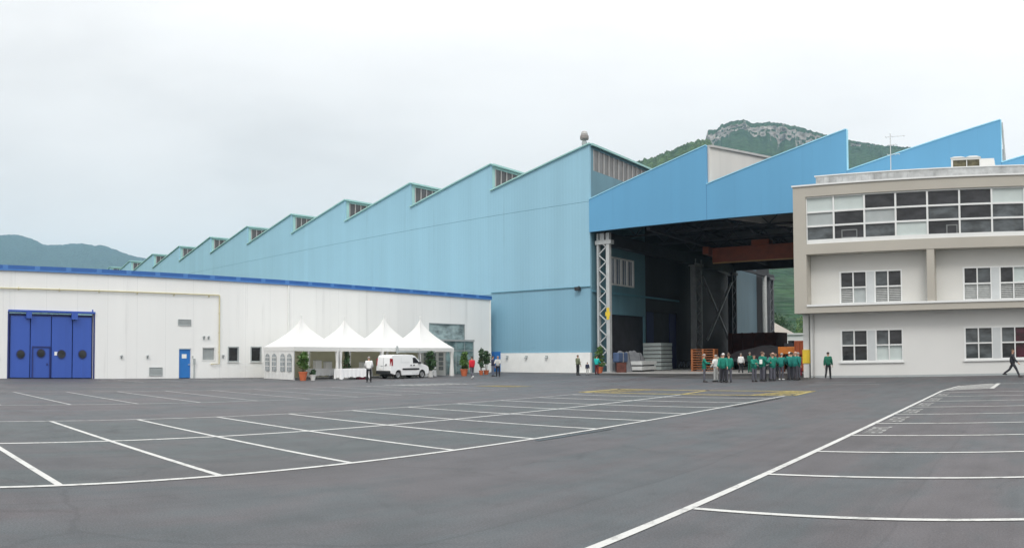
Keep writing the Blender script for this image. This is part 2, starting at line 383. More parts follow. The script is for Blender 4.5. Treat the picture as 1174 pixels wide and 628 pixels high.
# right-hand bays
line(g, (-3.93, .5), (-3.85, 32.6), .125); line(g, (-3.85, 32.6), (-3.45, 36.9), .14); line(g, (-3.45, 36.9), (-1.9, 38.4), .14)
line(g, (-1.75, 33.9), (-1.62, 38.7), .22)
for i in range(-2, 11):
    y = 8.01 + 2.6 * i
    if i < 10: line(g, (-3.84, y), (9.5, y), .105)
line(g, (-1.6, 38.2), (9.5, 38.2), .12); line(g, (9.5, 2), (9.5, 38.2), .12)
make('parking_lines', g, M['line_white'], yard)
g = MB()
line(g, (BX[2], -22), (BX[2], 29.6), .10)
for x in (-25.5, -34.1): line(g, (x, -22), (x, 30), .09)
for i in range(-11, 10): line(g, (-25.55, 7.9 + 2.55 * i), (-34.0, 7.75 + 2.55 * i), .11)
for y in (18.5, 21.6, 24.2, 26.6, 29): line(g, (-44.5, y + .15), (-50.3, y), .1)
for a, b in (((-33.6, 27.8), (-31.5, 38)), ((-36, 47), (-33.8, 52.5)), ((-31, 46.5), (-30, 48)), ((-12, 39.5), (-8, 39.6)), ((-12.4, 42.3), (-8.8, 42.2)), ((-27, 52), (-20, 52.2))): line(g, a, b, .14)
make('faint_lines', g, M['line_faint'], yard)
g = MB()        # pale hatched bay and wedge
for i in range(9): line(g, (-34.8 + .1 * i, 30.2 + .55 * i), (-32.4 + .1 * i, 30.6 + .55 * i), .26)
for i in range(14):
    t = i / 13; line(g, (-3.72 + .28 * t, 33.0 + 3.9 * t), (-1.85 + .1 * t, 34.0 + 4.2 * t), .17)
make('hatching', g, M['line_faint'], yard)
g = MB()        # worn stencil writing at the heads of the right-hand bays: strokes too worn to read
for i in range(3, 9):
    y0 = 8.01 + 2.6 * i + .45
    for k in range(7):
        yy = y0 + k * .2
        line(g, (-3.70, yy), (-3.28, yy), .075)
        if k % 3 != 1: line(g, (-3.66 if k % 2 else -3.31, yy), (-3.66 if k % 2 else -3.31, yy + .16), .09, Z2 + .0007)
        if k % 4 == 0: line(g, (-3.48, yy), (-3.48, yy + .15), .08, Z2 + .0007)
make('stencil_marks', g, M['line_stencil'], yard)
g = MB()        # yellow end box of the double bay
line(g, (-20.3, 30.0), (-9.6, 29.9), .28); line(g, (-20.3, 33.4), (-9.75, 33.1), .30); line(g, (-9.7, 29.8), (-9.8, 33.2), .22); line(g, (-20.3, 29.9), (-20.3, 33.5), .3); line(g, (-14.9, 30), (-15.2, 33.4), .22)
for i in range(5): line(g, (-11.6 + .35 * i, 30.1 + .1 * i), (-10.9 + .25 * i, 33 - .1 * i), .16, Z2 + .0007)
for i in range(4): line(g, (-20.1 + .45 * i, 30.2), (-19.6 + .45 * i, 33.2), .13, Z2 + .0007)
for i in range(5): line(g, (-29.6 + .1 * i, 32.6 + .3 * i), (-26.9 + .1 * i, 33.0 + .3 * i), .13)
make('yellow_lines', g, M['line_yellow'], yard)
# gully and damp seams
g = MB(); line(g, (-9.74, 12.7), (-9.7, 15.6), .16); line(g, (-9.72, 23.4), (-9.7, 28.2), .2); line(g, (-19.8, 13.2), (-19.7, 15.2), .22); line(g, (-12.2, 29.3), (-10.6, 29.3), .3)
make('damp_patches', g, mat('damp_asphalt', (.028, .029, .03), .35, .2, 3), yard)
g = MB(); g.box(-41.5, -13, 60.2, 112, -.3, .03)
structure('concrete_floor', g, M['concrete'])
g = MB(); g.quad((-36, 56, .003), (-24, 49, .003), (-14.0, 46.2, .003), (-14.9, 60, .003), (-38, 60.1, .003))
make('wet_shadow_apron', g, asphalt('asphalt_wet_shadow', (.044, .042, .041), (.055, .052, .05)), yard)  # dark wet asphalt, with the shadow band before the hall painted in
g = MB(); line(g, (-39.9, 59.6), (-52.6, 60.6), .5, .006)
make('gully', g, mat('gully', (.05, .05, .05), .7, .2, 3), yard)

# ---------------------------------------------------------------- hills
def interp(pts, a):
    if a <= pts[0][0]: return pts[0][1]
    for (x0, y0), (x1, y1) in zip(pts, pts[1:]):
        if a <= x1: return y0 + (y1 - y0) * (a - x0) / (x1 - x0)
    return pts[-1][1]
def hills(name, label, ridge, Rr, Rb, Rk, prof, m, da, nr, amp, jag, cliff=None):
    a0, a1 = ridge[0][0], ridge[-1][0]; na = int((a1 - a0) / da); mb = MB()
    for i in range(na + 1):
        a = a0 + (a1 - a0) * i / na; t = interp(ridge, a); ar = R(a)
        hr = 1.8 + t * Rr + jag * noise.fractal(Vector((a * 4., 3.3, 0)), .8, 2.2, 5) + jag * .5 * noise.noise(Vector((a * 31, 1.2, 7)))
        ck = 0
        if cliff: ck = interp(cliff, a) * (1 + .5 * noise.fractal(Vector((a * 1.1, 8.1, 2)), .9, 2.1, 2)) ; gul = 14 * noise.fractal(Vector((a * 3.1, 4.4, 1)), .7, 2.2, 5)
        for j in range(nr + 1):
            s = j / nr
            if s <= .8:
                q = s / .8
                if ck > .002:                              # a steep rock step below the wooded rim
                    q = interp([(0, 0), (.8, .935), (.9, .947), (1, 1)], q)
                    z = hr * (interp(prof, q / .935) * (.945 - ck * min(1, max(0, (q - .66) / .22))) if q <= .935 else interp([(.935, .945 - ck), (.947, .945), (1, 1)], q))
                    r = Rb + (Rr - Rb) * q + (gul * (.4 + .6 * math.sin(q * 900)) if .9 < q < .99 else 0)
                else: r = Rb + (Rr - Rb) * q; z = hr * interp(prof, q)
            else: q = (s - .8) / .2; r = Rr + (Rk - Rr) * q; z = hr * (1 - .55 * q)
            x, y = r * math.sin(ar), r * math.cos(ar)
            if 0 < s < .999:
                k = amp * min(1, s * 4) * (0.15 if abs(s - .8) < .5 / nr or (ck > .002 and s > .62) else 1)
                n3 = noise.fractal(Vector((x / 260., y / 260., z / 260.)), .9, 2.1, 6)
                d = k * n3; x += d * math.sin(ar); y += d * math.cos(ar); z += d * .35 * (0 if s > .74 and s < .86 else 1)
            mb.v.append((x, y, max(z, -.5)))
    w = nr + 1
    mb.f += [(i * w + j, (i + 1) * w + j, (i + 1) * w + j + 1, i * w + j + 1) for i in range(na) for j in range(nr)]
    o = structure(name, mb, m, smooth=True); o['label'] = label; return o
hills('distant_hills', 'hazy blue wooded hills far behind the white hall',
      [(-100, .12), (-90, .145), (-82, .152), (-78.4, .1575), (-77, .158), (-76, .153), (-75, .1448), (-74, .1445), (-72.7, .1472), (-71.7, .1468), (-71.15, .1443), (-70.7, .1452), (-70.3, .1445), (-69.5, .139), (-68.4, .1322), (-67, .127), (-64, .12), (-52, .1)],
      4000, 2600, 4600, [(0, 0), (.5, .35), (.85, .82), (1, 1)], M['forest_far'], .12, 34, 60, 4)
hills('mountain', 'green mountain with grey cliffs along its ridge',
      [(-40, .15), (-30, .19), (-26.5, .25), (-24.9, .268), (-24.45, .283), (-24.25, .297), (-23.8, .2985), (-23.5, .2995), (-23.2, .305), (-22.4, .3085), (-21.66, .3112), (-21.2, .3095), (-20.9, .3065), (-20.1, .3062), (-19.6, .3082), (-18.9, .306), (-17.7, .3025), (-16.6, .297), (-15.66, .2915), (-14.9, .287), (-13.34, .2815), (-11, .2735), (-8.9, .2705), (-7.5, .267), (0, .23), (12, .18), (28, .1)],
      1800, 300, 2300, [(0, .0), (.25, .14), (.5, .36), (.75, .66), (.9, .87), (1, 1)], M['forest_mtn'], .05, 130, 38, 2.5,
      [(-24.6, 0), (-24.3, .07), (-23, .06), (-21.5, .035), (-20.3, .06), (-19, .075), (-17, .07), (-15.5, .06), (-14, .03), (-12.5, .02), (-11, 0)])
hills('wooded_hill', 'leafy green ridge between the shed roof and the cliffs',
      [(-48, .1), (-40, .16), (-34, .225), (-31, .249), (-29.7, .2565), (-28.6, .262), (-27.7, .267), (-26.5, .275), (-25.2, .2835), (-24.3, .286), (-23, .262), (-20.5, .2), (-17, .1)],
      1100, 320, 1500, [(0, 0), (.4, .25), (.8, .74), (1, 1)], M['forest_near'], .04, 60, 22, 3.2)

# ---------------------------------------------------------------- white hall on the left
WX = -51.71
hall = thing('factory_hall', 'long low white factory hall with a blue roof edge and blue doors', 'factory hall', (-60, 20, 0))
holes = [(11.38, 17.65, -.0, 4.70), (24.46, 25.54, 0, 2.33), (26.5, 27.57, 1.38, 2.36), (28.8, 29.67, 1.31, 2.40), (30.88, 31.77, 1.31, 2.42), (50.55, 55.62, 0, 4.92)]
g = MB(); g.holed(0, WX, WX - .35, -32, 59.66, 0, 7.6, holes); g.box(-95, WX - .36, 59.3, 59.66, 0, 7.6); g.box(-53.3, -52.9, 59.67, 61.03, 0, 7.6)
wpart('wall', g, M['white_wall'], hall)
g = MB(); g.box(-96, WX - .02, -32, 59.6, 7.1, 7.45); wpart('roof', g, M['roof_grey'], hall)
g = MB(); y = -30.
while y < 59.6:
    if not any(h[0] - .05 < y < h[1] + .05 for h in holes): g.box(WX, WX + .003, y, y + .025, .02, 7.58)
    else:
        h = [h for h in holes if h[0] - .05 < y < h[1] + .05][0]
        if h[3] < 7: g.box(WX, WX + .003, y, y + .025, h[3] + .15, 7.58)
    y += 2.32
wpart('panel_joints', g, M['joint'], hall)
g = MB(); g.box(WX - .3, WX + .09, -32, 59.7, 7.605, 7.97); ed = wpart('roof_edge', g, M['blue_edge'], hall)
g = MB(); y = -30.9
while y < 59.5: g.box(WX + .09, WX + .105, y, y + .38, 7.61, 7.965); y += 2.32
g.box(WX + .09, WX + .12, -32, 59.7, 7.58, 7.70)
wpart('edge_clip', g, M['blue_clip'], ed)
# folding door
g = MB(); g.box(WX - .3, WX - .24, 11.40, 17.63, .02, 4.6)
fd = wpart('folding_door', g, M['blue_dark'], hall)
ys = (11.47, 12.95, 14.5, 16.08, 17.55)
for k in range(4):
    g = MB(); g.box(WX - .235, WX - .08, ys[k] + .035, ys[k + 1] - .035, .06, 4.42); wpart('door_leaf', g, M['blue_door'], fd, bev=.015)
for yc, zc in ((12.26, 1.71), (13.74, 1.80), (15.26, 1.75), (16.84, 1.76)):
    g = MB(); n = 24
    o = [(yc + .33 * math.cos(2 * math.pi * i / n), zc + .33 * math.sin(2 * math.pi * i / n)) for i in range(n)]
    g.prism(o, 0, WX - .07, WX - .04); f = wpart('porthole', g, M['blue_dark'], fd)
    g = MB(); g.prism([(yc + (a - yc) * .84, zc + (b - zc) * .84) for a, b in o], 0, WX - .039, WX - .03); wpart('pane', g, M['glass'], f)
g = MB()
for a in ((13.08, 13.16), (14.36, 14.44)): g.box(WX - .078, WX - .02, a[0], a[1], .05, 2.30)
g.box(WX - .078, WX - .021, 13.16, 14.36, 2.22, 2.30); g.box(WX - .078, WX - .019, 14.16, 14.24, .95, 1.1)
wpart('wicket_door_frame', g, M['blue_dark'], fd)
g = MB(); g.box(WX - .2, WX + .10, 11.30, 17.75, 4.70, 4.84); g.box(WX - .06, WX + .16, 12.6, 13.0, 4.26, 4.69); g.box(WX - .06, WX + .16, 15.95, 16.4, 4.24, 4.69); g.box(WX - .04, WX + .04, 17.52, 17.6, 4.84, 5.0)
wpart('door_track', g, M['blue_door'], fd)
g = MB(); g.box(WX - .05, WX + .02, 11.28, 11.38, 0, 4.7); g.box(WX - .05, WX + .02, 17.65, 17.75, 0, 4.7); wpart('jamb', g, M['blue_dark'], fd)
g = MB(); g.box(WX - .079, WX - .068, 14.74, 14.98, 1.66, 1.92); wpart('notice', g, M['paper'], fd)
# service door
g = MB(); g.box(WX - .15, WX - .08, 24.5, 25.5, .03, 2.22); sd = wpart('service_door', g, M['blue_service'], hall, bev=.01)
g = MB(); g.box(WX - .16, WX + .015, 24.46, 24.51, 0, 2.33); g.box(WX - .16, WX + .015, 25.49, 25.54, 0, 2.33); g.box(WX - .16, WX + .015, 24.51, 25.49, 2.24, 2.33); wpart('door_frame', g, M['joint'], sd)
g = MB(); g.box(WX - .079, WX - .074, 24.78, 25.18, 1.52, 1.84); wpart('notice', g, M['paper'], sd)
g = MB(); g.box(WX - .08, WX - .02, 25.36, 25.42, 1.0, 1.08); g.box(WX - .03, WX - .015, 25.26, 25.42, 1.03, 1.06); wpart('handle', g, M['alu'], sd)
g = MB(); g.box(WX, WX + .14, 25.70, 25.84, 1.05, 1.5); g.box(WX, WX + .1, 25.74, 25.80, .0, 1.0); g.box(WX, WX + .08, 25.62, 25.68, 1.55, 1.72); wpart('meter_box', g, M['shutter_grey'], hall)
for (a, b, z0, z1, mm) in ((26.5, 27.57, 1.38, 2.36, 'shutter_grey'), (28.8, 29.67, 1.31, 2.40, 'glass'), (30.88, 31.77, 1.31, 2.42, 'glass')):
    g = MB(); g.holed(0, WX + .02, WX - .15, a - .07, b + .07, z0 - .07, z1 + .07, [(a + .03, b - .03, z0 + .03, z1 - .03)])
    w = wpart('window', g, M['joint'] if mm != 'glass' else M['shutter_grey'], hall)
    g = MB(); g.box(WX - .14, WX - .1, a + .031, b - .031, z0 + .031, z1 - .031)
    if mm != 'glass':
        for k in range(12): g.box(WX - .099, WX - .085, a + .04, b - .04, z0 + .05 + k * .075, z0 + .1 + k * .075)
    wpart('pane' if mm == 'glass' else 'roller_shutter', g, M[mm], w)
    if mm == 'glass':
        g = MB(); g.box(WX - .03, WX + .07, a - .1, b + .1, z0 - .11, z0 - .072); wpart('sill', g, M['joint'], w)
for (a, b, z0, z1) in ((24.4, 25.5, 4.01, 4.49), (22.05, 23.13, .20, .84)):
    g = MB(); g.holed(0, WX + .05, WX + .001, a, b, z0, z1, [(a + .06, b - .06, z0 + .05, z1 - .05)])
    n = int((z1 - z0 - .1) / .07)
    for k in range(n): g.quad((WX + .004, a + .06, z0 + .05 + k * .07 + .05), (WX + .004, b - .06, z0 + .05 + k * .07 + .05), (WX + .04, b - .06, z0 + .05 + k * .07), (WX + .04, a + .06, z0 + .05 + k * .07))
    g.box(WX + .001, WX + .003, a + .06, b - .06, z0 + .05, z1 - .05)
    wpart('vent_grille', g, M['shutter_grey'], hall)
g = MB(); g.tube([(WX + .09, -32, 6.3), (WX + .09, 10.7, 6.33), (WX + .09, 27.9, 6.45), (WX + .09, 27.93, 6.4), (WX + .09, 27.93, 1.1), (WX + .09, 27.2, 1.08)], .045)
for y in range(-30, 28, 3): g.box(WX, WX + .1, y, y + .05, 6.25, 6.45)
for z in (2, 3.5, 5): g.box(WX, WX + .1, 27.88, 27.98, z, z + .05)
wpart('gas_pipe', g, mat('pale_yellow_pipe', (.58, .53, .33), .5, .1), hall)
for (y, z) in ((10.5, 1.55), (19.82, 1.62), (21.9, 1.64), (28.3, 1.7), (27.0, 3.15), (26.6, 3.15)):
    g = MB(); g.box(WX, WX + .06, y - .06, y + .06, z - .16, z - .02); g.lathe([(.02, 0), (.08, .02), (.1, .1), (.05, .15)], (WX + .09, y, z - .02), 10); wpart('wall_lamp', g, M['shutter_grey'], hall)
g = MB(); g.tube([(WX + .06, 34.4, 7.55), (WX + .06, 34.4, .05)], .05); g.tube([(WX + .06, 59.5, 7.55), (WX + .06, 59.5, .05)], .05); wpart('downpipe', g, M['white_trim'], hall)
# entrance glazing with porch
g = MB(); g.box(WX - .16, WX - .13, 50.6, 55.57, .02, 4.87); eg = wpart('entrance_glazing', g, M['glass_teal'], hall)
g = MB(); g.holed(0, WX + .012, WX - .128, 50.552, 55.618, .001, 4.918, [(50.62 + i * 1.24, 50.62 + i * 1.24 + 1.19, a, b) for i in range(4) for a, b in ((.06, 2.2), (2.27, 3.2))] + [(50.62, 55.56, 3.27, 4.84)])
wpart('glazing_frame', g, M['shutter_grey'], eg)
g = MB(); g.box(WX - .10, WX - .06, 50.61, 55.57, 3.26, 4.85); wpart('upper_pane', g, M['glass_slate_pale'], eg)
g = MB(); g.box(WX + .02, -49.3, 49.3, 54.4, 3.12, 3.28)
for y in (49.4, 54.3): g.box(-49.42, -49.34, y - .04, y + .04, 0, 3.12)
for y in (50.6, 51.85, 53.05): g.box(-49.4, -49.36, y - .02, y + .02, 0, 3.12)
g.box(-49.41, -49.35, 49.45, 54.25, 2.2, 2.26)
po = wpart('porch', g, M['shutter_grey'], hall)
g = MB(); g.box(-49.39, -49.37, 49.45, 54.25, .02, 2.19); g.box(-49.39, -49.37, 49.45, 54.25, 2.27, 3.1); g.box(WX + .03, -49.45, 54.29, 54.31, .02, 3.1); wpart('pane', g, M['glass_teal'], po)

# ---------------------------------------------------------------- big blue saw-tooth shed
SY, SX, PD, HP, HV = 61.04, -40.15, 12.70, 22.32, 19.47
NT = 12
shed = thing('sawtooth_shed', 'huge pale blue factory shed with saw-tooth roof and roof windows', 'factory shed', (-100, 80, 0))
zs_ = 16.7
g = MB(); XL = SX - NT * PD
top = []
for i in range(NT): top += [(SX - i * PD, HP), (SX - (i + 1) * PD, HV)] if i == 0 else [(SX - i * PD, HV), (SX - i * PD, HP), (SX - (i + 1) * PD, HV)]
poly = [(SX, zs_ + .03)] + [t for k, t in enumerate(top) if k == 0 or t != top[k - 1]] + [(XL, zs_ + .03)]
g.prism(poly, 1, SY, SY + .25)
wpart('upper_cladding', g, M['teal_up'], shed)
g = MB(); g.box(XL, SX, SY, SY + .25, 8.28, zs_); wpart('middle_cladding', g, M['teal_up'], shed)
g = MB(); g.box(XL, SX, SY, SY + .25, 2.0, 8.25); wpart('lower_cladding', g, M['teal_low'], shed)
g = MB(); g.box(XL, SX - .02, SY + .03, SY + .2, zs_, zs_ + .03); g.box(XL, SX - .02, SY + .03, SY + .2, 8.25, 8.28); wpart('cladding_seam', g, M['teal_seam'], shed)
g = MB(); g.box(-56, SX - .001, SY - .12, SY + .2, 0, 1.99); wpart('plinth', g, M['white_trim'], shed)
g = MB(); g.box(-52.7, -51.5, SY - .17, SY - .121, .05, 2.15); wpart('service_door', g, M['blue_service'], shed)
for x in (-50.55, -48.0, -45.4):
    g = MB(); g.box(x - .14, x + .14, SY - .2, SY - .122, 1.5, 1.72); g.lathe([(.03, 0), (.11, .03), (.12, .14), (.05, .2)], (x, SY - .27, 1.38), 10); wpart('wall_lamp', g, M['shutter_grey'], shed)
g = MB(); g.box(-41.75, -41.2, SY - .45, SY - .1, 8.05, 8.4); g.box(-41.55, -41.4, SY - .12, SY, 8.1, 8.5); wpart('floodlight', g, M['black_plastic'], shed, bev=.02)
g = MB(); g.tube([(-52.8, SY - .06, 8.45), (-41.5, SY - .06, 8.40)], .05); g.tube([(-41.2, SY - .06, 8.4), (SX + .05, SY - .06, 8.4)], .05); wpart('conduit', g, M['teal_seam'], shed)
# roof slopes, trims, glazed faces
BYk = 112.
g = MB(); tr = MB()
for i in range(NT):
    xp, xv = SX - i * PD, SX - (i + 1) * PD
    g.quad((xp, SY + .26, HP - .02), (xp, BYk, HP - .02), (xv, BYk, HV - .02), (xv, SY + .26, HV - .02))
    tr.bar((xv - .0, SY - .03, HV + .02), (xp + .12, SY - .03, HP + .06), .34, .13)
    tr.box(xp - .02, xp + .30, SY + .15, BYk, HP - .10, HP + .10)
wpart('roof', g, M['roof_grey'], shed); wpart('roof_trim', tr, M['aqua_trim'], shed)
for i in range(NT):
    xp = SX - i * PD
    g = MB()
    g.box(xp - .2, xp - .05, SY + .26, SY + .75, HV - .3, HP - .12); g.box(xp - .2, xp - .05, SY + .75, BYk, HV - .3, HV + .42)
    g.box(xp - .2, xp - .051, SY + .75, BYk, HP - .32, HP - .11)
    wf = wpart('roof_window', g, M['aqua_trim'] if i else M['teal_shaded'], shed)
    g = MB(); g.box(xp - .19, xp - .12, SY + .75, BYk, HV + .42, HP - .32); wpart('pane', g, M['glaze_strip' if i else 'glaze_first'], wf)
    g = MB(); y = SY + .8
    while y < BYk - .1: g.box(xp - .119, xp - .04, y, y + .13, HV + .421, HP - .321); y += .95
    wpart('glazing_bar', g, M['glaze_bar'], wf)
# gable side wall, which is also the left wall of the open hall
hw = [(64.6, 71.75, 0, 5.85), (72.2, 79.6, 0, 6.5), (64.45, 69.55, 8.84, 11.75)]
g = MB(); g.holed(0, SX - .02, SX - .35, SY + .26, 72.0, 0, HV - .31, [hw[0], hw[2]]); sw = wpart('side_wall', g, M['teal_shaded'], shed)
g = MB(); g.holed(0, SX - .02, SX - .35, 72.01, 96.5, 0, 16.4, [hw[1]]); wpart('shade_side_wall', g, M['hall_shade'], shed)  # same wall further in, its shade painted by a darker sheet
g = MB(); g.box(SX - .35, SX - .02, 72.01, 96.5, 16.41, HV - .31); wpart('upper_side_wall', g, M['teal_shaded'], shed)
g = MB(); g.box(SX - .35, SX - .02, 96.51, 106.4, 0, HV - .31); wpart('pale_side_wall', g, M['teal_panel'], shed)
g = MB(); g.box(SX - .35, SX - .02, 106.41, BYk, 0, HV - .31); wpart('end_side_wall', g, M['hall_shade'], shed)
g = MB(); g.box(SX - .3, SX - .25, 64.6, 71.75, 0, 5.85); wpart('dark_doorway_sheet', g, M['dark_steel'], shed)  # dark sheet stands in for the unlit inside of an open doorway
g = MB(); g.box(SX - .32, SX - .25, 72.2, 79.6, 0, 6.5); wpart('gate_opening', g, M['dark_steel'], shed)  # dark sheet painting the shade inside the gate
g = MB(); g.box(SX - .2, SX - .1, 72.25, 74.0, .05, 6.45); g.box(SX - .2, SX - .1, 77.9, 79.5, .05, 6.45)
wpart('sliding_gate', g, mat('navy_gate', (.012, .016, .09), .5, .15), shed)
g = MB(); g.holed(0, SX + .02, SX - .25, 64.46, 69.54, 8.85, 11.74, [(64.62 + i * 1.22, 64.62 + i * 1.22 + 1.1, 9.0, 11.6) for i in range(4)])
w = wpart('window', g, M['frame_white'], shed)
g = MB(); g.box(SX - .24, SX - .2, 64.5, 69.5, 8.9, 11.7); wpart('pane', g, mat('hall_window_glass', (.20, .25, .31), .2, .2, .8), w)  # blue-grey reflection put into the base colour of the panes
g = MB()
for i in range(4):
    for k in range(2): g.box(SX - .199, SX - .16, 64.62 + i * 1.22 + .33 + k * .4, 64.62 + i * 1.22 + .36 + k * .4, 9.01, 11.59)
wpart('glazing_bar', g, M['frame_white'], w)
g = MB(); g.box(SX - .019, SX + .12, SY + .3, 80, 7.9, 8.1); wpart('cable_tray', g, M['teal_seam'], shed)
g = MB(); g.box(XL, SX - .4, BYk - .3, BYk, 0, HV - .4); g.box(XL, XL + .3, SY + .3, BYk - .4, 0, HV - .4); wpart('rear_wall', g, M['teal_shaded'], shed)
# roof cowl on the ridge
vent = thing('roof_ventilator', 'small round grey ventilator cowl on the shed ridge', 'ventilator', (-41.05, SY + .5, 22.35))
g = MB(); g.lathe([(.27, -.3), (.27, .42), (.2, .5), (.2, .62)]); part('base', g, M['roof_grey'], vent)
g = MB(); g.lathe([(.2, .6), (.40, .68), (.44, .80), (.44, 1.02), (.34, 1.12)])
part('drum', g, mat('cowl', (.24, .22, .21), .6, .2), vent)
g = MB(); g.lathe([(.34, 1.12), (.36, 1.2), (.28, 1.45), (.12, 1.52), (.03, 1.55)]); part('cap', g, M['glaze_bar'], vent)

# ---------------------------------------------------------------- open crane hall with the blue saw-tooth fascia
ch = thing('crane_hall', 'open crane hall with bright blue saw-tooth fascia and dark inside', 'crane hall', (-25, 80, 0))
FZ, VZ, PZ = 13.68, 16.85, 20.35
px_ = [-27.62, -14.78, -1.95, 10.9, 16]
poly = [(SX + .03, FZ), (SX + .03, VZ)]
for x in px_[:4]: poly += [(x - .06, PZ), (x, PZ), (x, VZ)]
poly += [(16, 18.2), (16, FZ)]
g = MB(); g.prism(poly, 1, SY - .18, SY + .15); wpart('fascia', g, M['fascia'], ch)
g = MB()
for x in px_[:3]: g.box(x - .03, x + .03, SY - .184, SY - .181, FZ + .02, VZ + .1)
wpart('fascia_seam', g, mat('fascia_seam', (.06, .20, .38), .5, .05), ch)
g = MB(); x0 = SX + .03
for x in px_[:4]:
    g.bar((x0, SY - .03, VZ + .03), (x - .03, SY - .03, PZ + .03), .40, .08); x0 = x
for x in px_[1:4]: g.box(x + .001, x + .07, SY - .2, SY + .2, VZ + .05, PZ + .02)
wpart('fascia_trim', g, M['fascia_edge'], ch)
g = MB(); g.prism([(-27.62, SY + .17), (-27.45, SY + .17), (-21.2, 72.0), (-21.37, 72.0)], 2, 14, PZ - .1); cl = wpart('clerestory', g, M['clerestory'], ch)
g = MB(); g.prism([(-27.72, SY + .17), (-27.25, SY + .17), (-20.9, 72.2), (-21.4, 72.2)], 2, PZ - .099, PZ + .10); wpart('coping', g, M['glaze_bar'], cl)
g = MB(); g.bar((px_[2] + .3, SY + .2, VZ), (px_[2] + .12, SY + .2, PZ - .1), .1); g.bar((px_[2] + .3, SY + 1.6, VZ - .2), (px_[2] + .1, SY + .25, PZ - .15), .14); g.box(px_[2] + .08, px_[2] + .2, SY + .2, SY + 2.2, VZ - .3, VZ + 1.2); wpart('fascia_brace', g, M['glaze_bar'], ch)
g = MB(); g.quad((SX + .02, SY + .16, VZ), (SX + .02, 95, VZ), (-27.62, 95, PZ - .12), (-27.62, SY + .16, PZ - .12)); g.box(-27.44, 16, SY + .16, 95, 16.0, 16.25); g.box(SX, -27.62, SY + .16, 95, 15.95, 16.1)
wpart('roof', g, M['dark_steel'], ch)
g = MB()
for y in (66.5, 73, 79.5, 86, 92.5):
    g.box(SX + .1, 15.9, y - .12, y + .12, 13.75, 13.95); g.box(SX + .1, 15.9, y - .12, y + .12, 15.6, 15.85)
    x = SX + .2; k = 0
    while x < 14:
        g.bar((x, y, 13.9 if k % 2 else 15.65), (x + 1.8, y, 15.65 if k % 2 else 13.9), .1); x += 1.8; k += 1
for x in (-35, -30, -25, -20, -15): g.box(x - .08, x + .08, SY + .3, 94.5, 15.35, 15.55)
wpart('roof_truss', g, M['dark_steel'], ch)
g = MB(); g.box(SX + .05, 16, 94.6, 95.1, 12.95, 16.9); wpart('rear_beam', g, M['dark_steel'], ch)
g = MB(); g.box(SX + .1, 16, SY + .16, SY + .55, 13.72, 14.6); wpart('front_beam', g, M['dark_steel'], ch)
g = MB(); g.box(-29.3, 14.4, 95.15, 95.5, 0, 16); wpart('rear_wall', g, M['hall_shade'], ch)  # added, unseen: closes the back so the hall stays dark
g = MB(); g.box(14.5, 14.9, SY + .3, 95, 0, 16); wpart('added_end_wall', g, M['hall_shade'], ch)  # added, unseen: closes the right side to keep light out
g = MB(); g.box(-39.5, -38.7, SY + .8, 94, 12.45, 13.3); g.box(-39.3, -38.9, SY + .8, 111, 13.3, 13.7); g.box(-34.3, -33.9, SY + .8, 94, 13.42, 13.74); g.box(-14.4, -13.6, SY + .8, 94, 12.45, 13.3); wpart('crane_rail', g, M['dark_steel'], ch)
def lattice(y, x, zt, m, name, w=1.1, d=.28, label=None):
    g = MB()
    g.box(x - d, x + d, y - w / 2 - .12, y - w / 2 + .12, .03, zt); g.box(x - d, x + d, y + w / 2 - .12, y + w / 2 + .16, .03, zt)
    z = .6; k = 0
    while z < zt - 1:
        a, b = (y - w / 2 + .12, y + w / 2 - .12)[::1 if k % 2 else -1]
        g.bar((x + d - .08, a, z), (x + d - .08, b, z + .8), .1); z += .8; k += 1
    g.box(x - d - .15, x + d + .15, y - w / 2 - .3, y + w / 2 + .3, zt - .9, zt - .55); g.box(x - d - .2, x + d + .2, y - w / 2 - .3, y + w / 2 + .3, .03, .12)
    o = wpart(name, g, m, ch)
    if label: o['label'] = label
    return o
g = MB()
g.box(-39.86, -39.66, 61.75, 62.15, .03, 13.6); g.box(-38.80, -38.42, 61.75, 62.15, .03, 13.6)
z = .7; k = 0
while z < 12.3:
    a, b = (-39.66, -38.80)[::1 if k % 2 else -1]; g.bar((a, 61.8, z), (b, 61.8, z + .72), .10); z += .72; k += 1
g.box(-40.0, -38.2, 61.68, 62.3, 12.5, 12.9); g.box(-40.0, -38.25, 61.7, 62.25, .031, .12); g.box(-39.5, -39.0, 61.75, 62.1, 12.9, 13.6)
lc = wpart('lattice_column', g, M['steel_light'], ch); lc['label'] = 'light grey zigzag-braced front column'
g = MB(); g.box(-38.76, -38.45, 61.72, 61.748, 5.15, 6.3); g.box(-38.9, -38.35, 61.715, 61.747, 5.5, 5.9); wpart('marker_plate', g, M['yellow'], lc)
lattice(82.6, -39.0, 13.2, M['brace_grey'], 'lattice_column', 1.6, .35)
lattice(94.0, -39.0, 13.2, M['dark_steel'], 'lattice_column', 1.4, .3)
lattice(110., -39.3, 13.9, M['hall_grey'], 'lattice_column', 1.6, .3)
g = MB(); g.tube([(-39.2, 107.2, .1), (-39.2, 107.2, 13.4)], .35, 12); wpart('downpipe', g, M['palegrey'], ch)
g = MB(); g.bar((-39.0, 84.4, 11.3), (-39.0, 92.9, 3.3), .28, .2); g.bar((-38.8, 93.2, 11.2), (-38.8, 85.2, 3.4), .28, .2); g.bar((-39, 83.4, 13.1), (-39, 93.5, 12.2), .25); wpart('cross_brace', g, M['brace_grey'], ch)
cr = thing('overhead_crane', 'rust orange travelling crane bridge under the dark hall roof', 'crane', (-25, 76, 11.4))
g = MB(); g.box(-33.7, -14, 75.6, 76.4, 11.75, 13.35); part('bridge', MB(), M['crane_orange'], cr) if 0 else wpart('bridge', g, M['crane_orange'], cr, bev=.02)
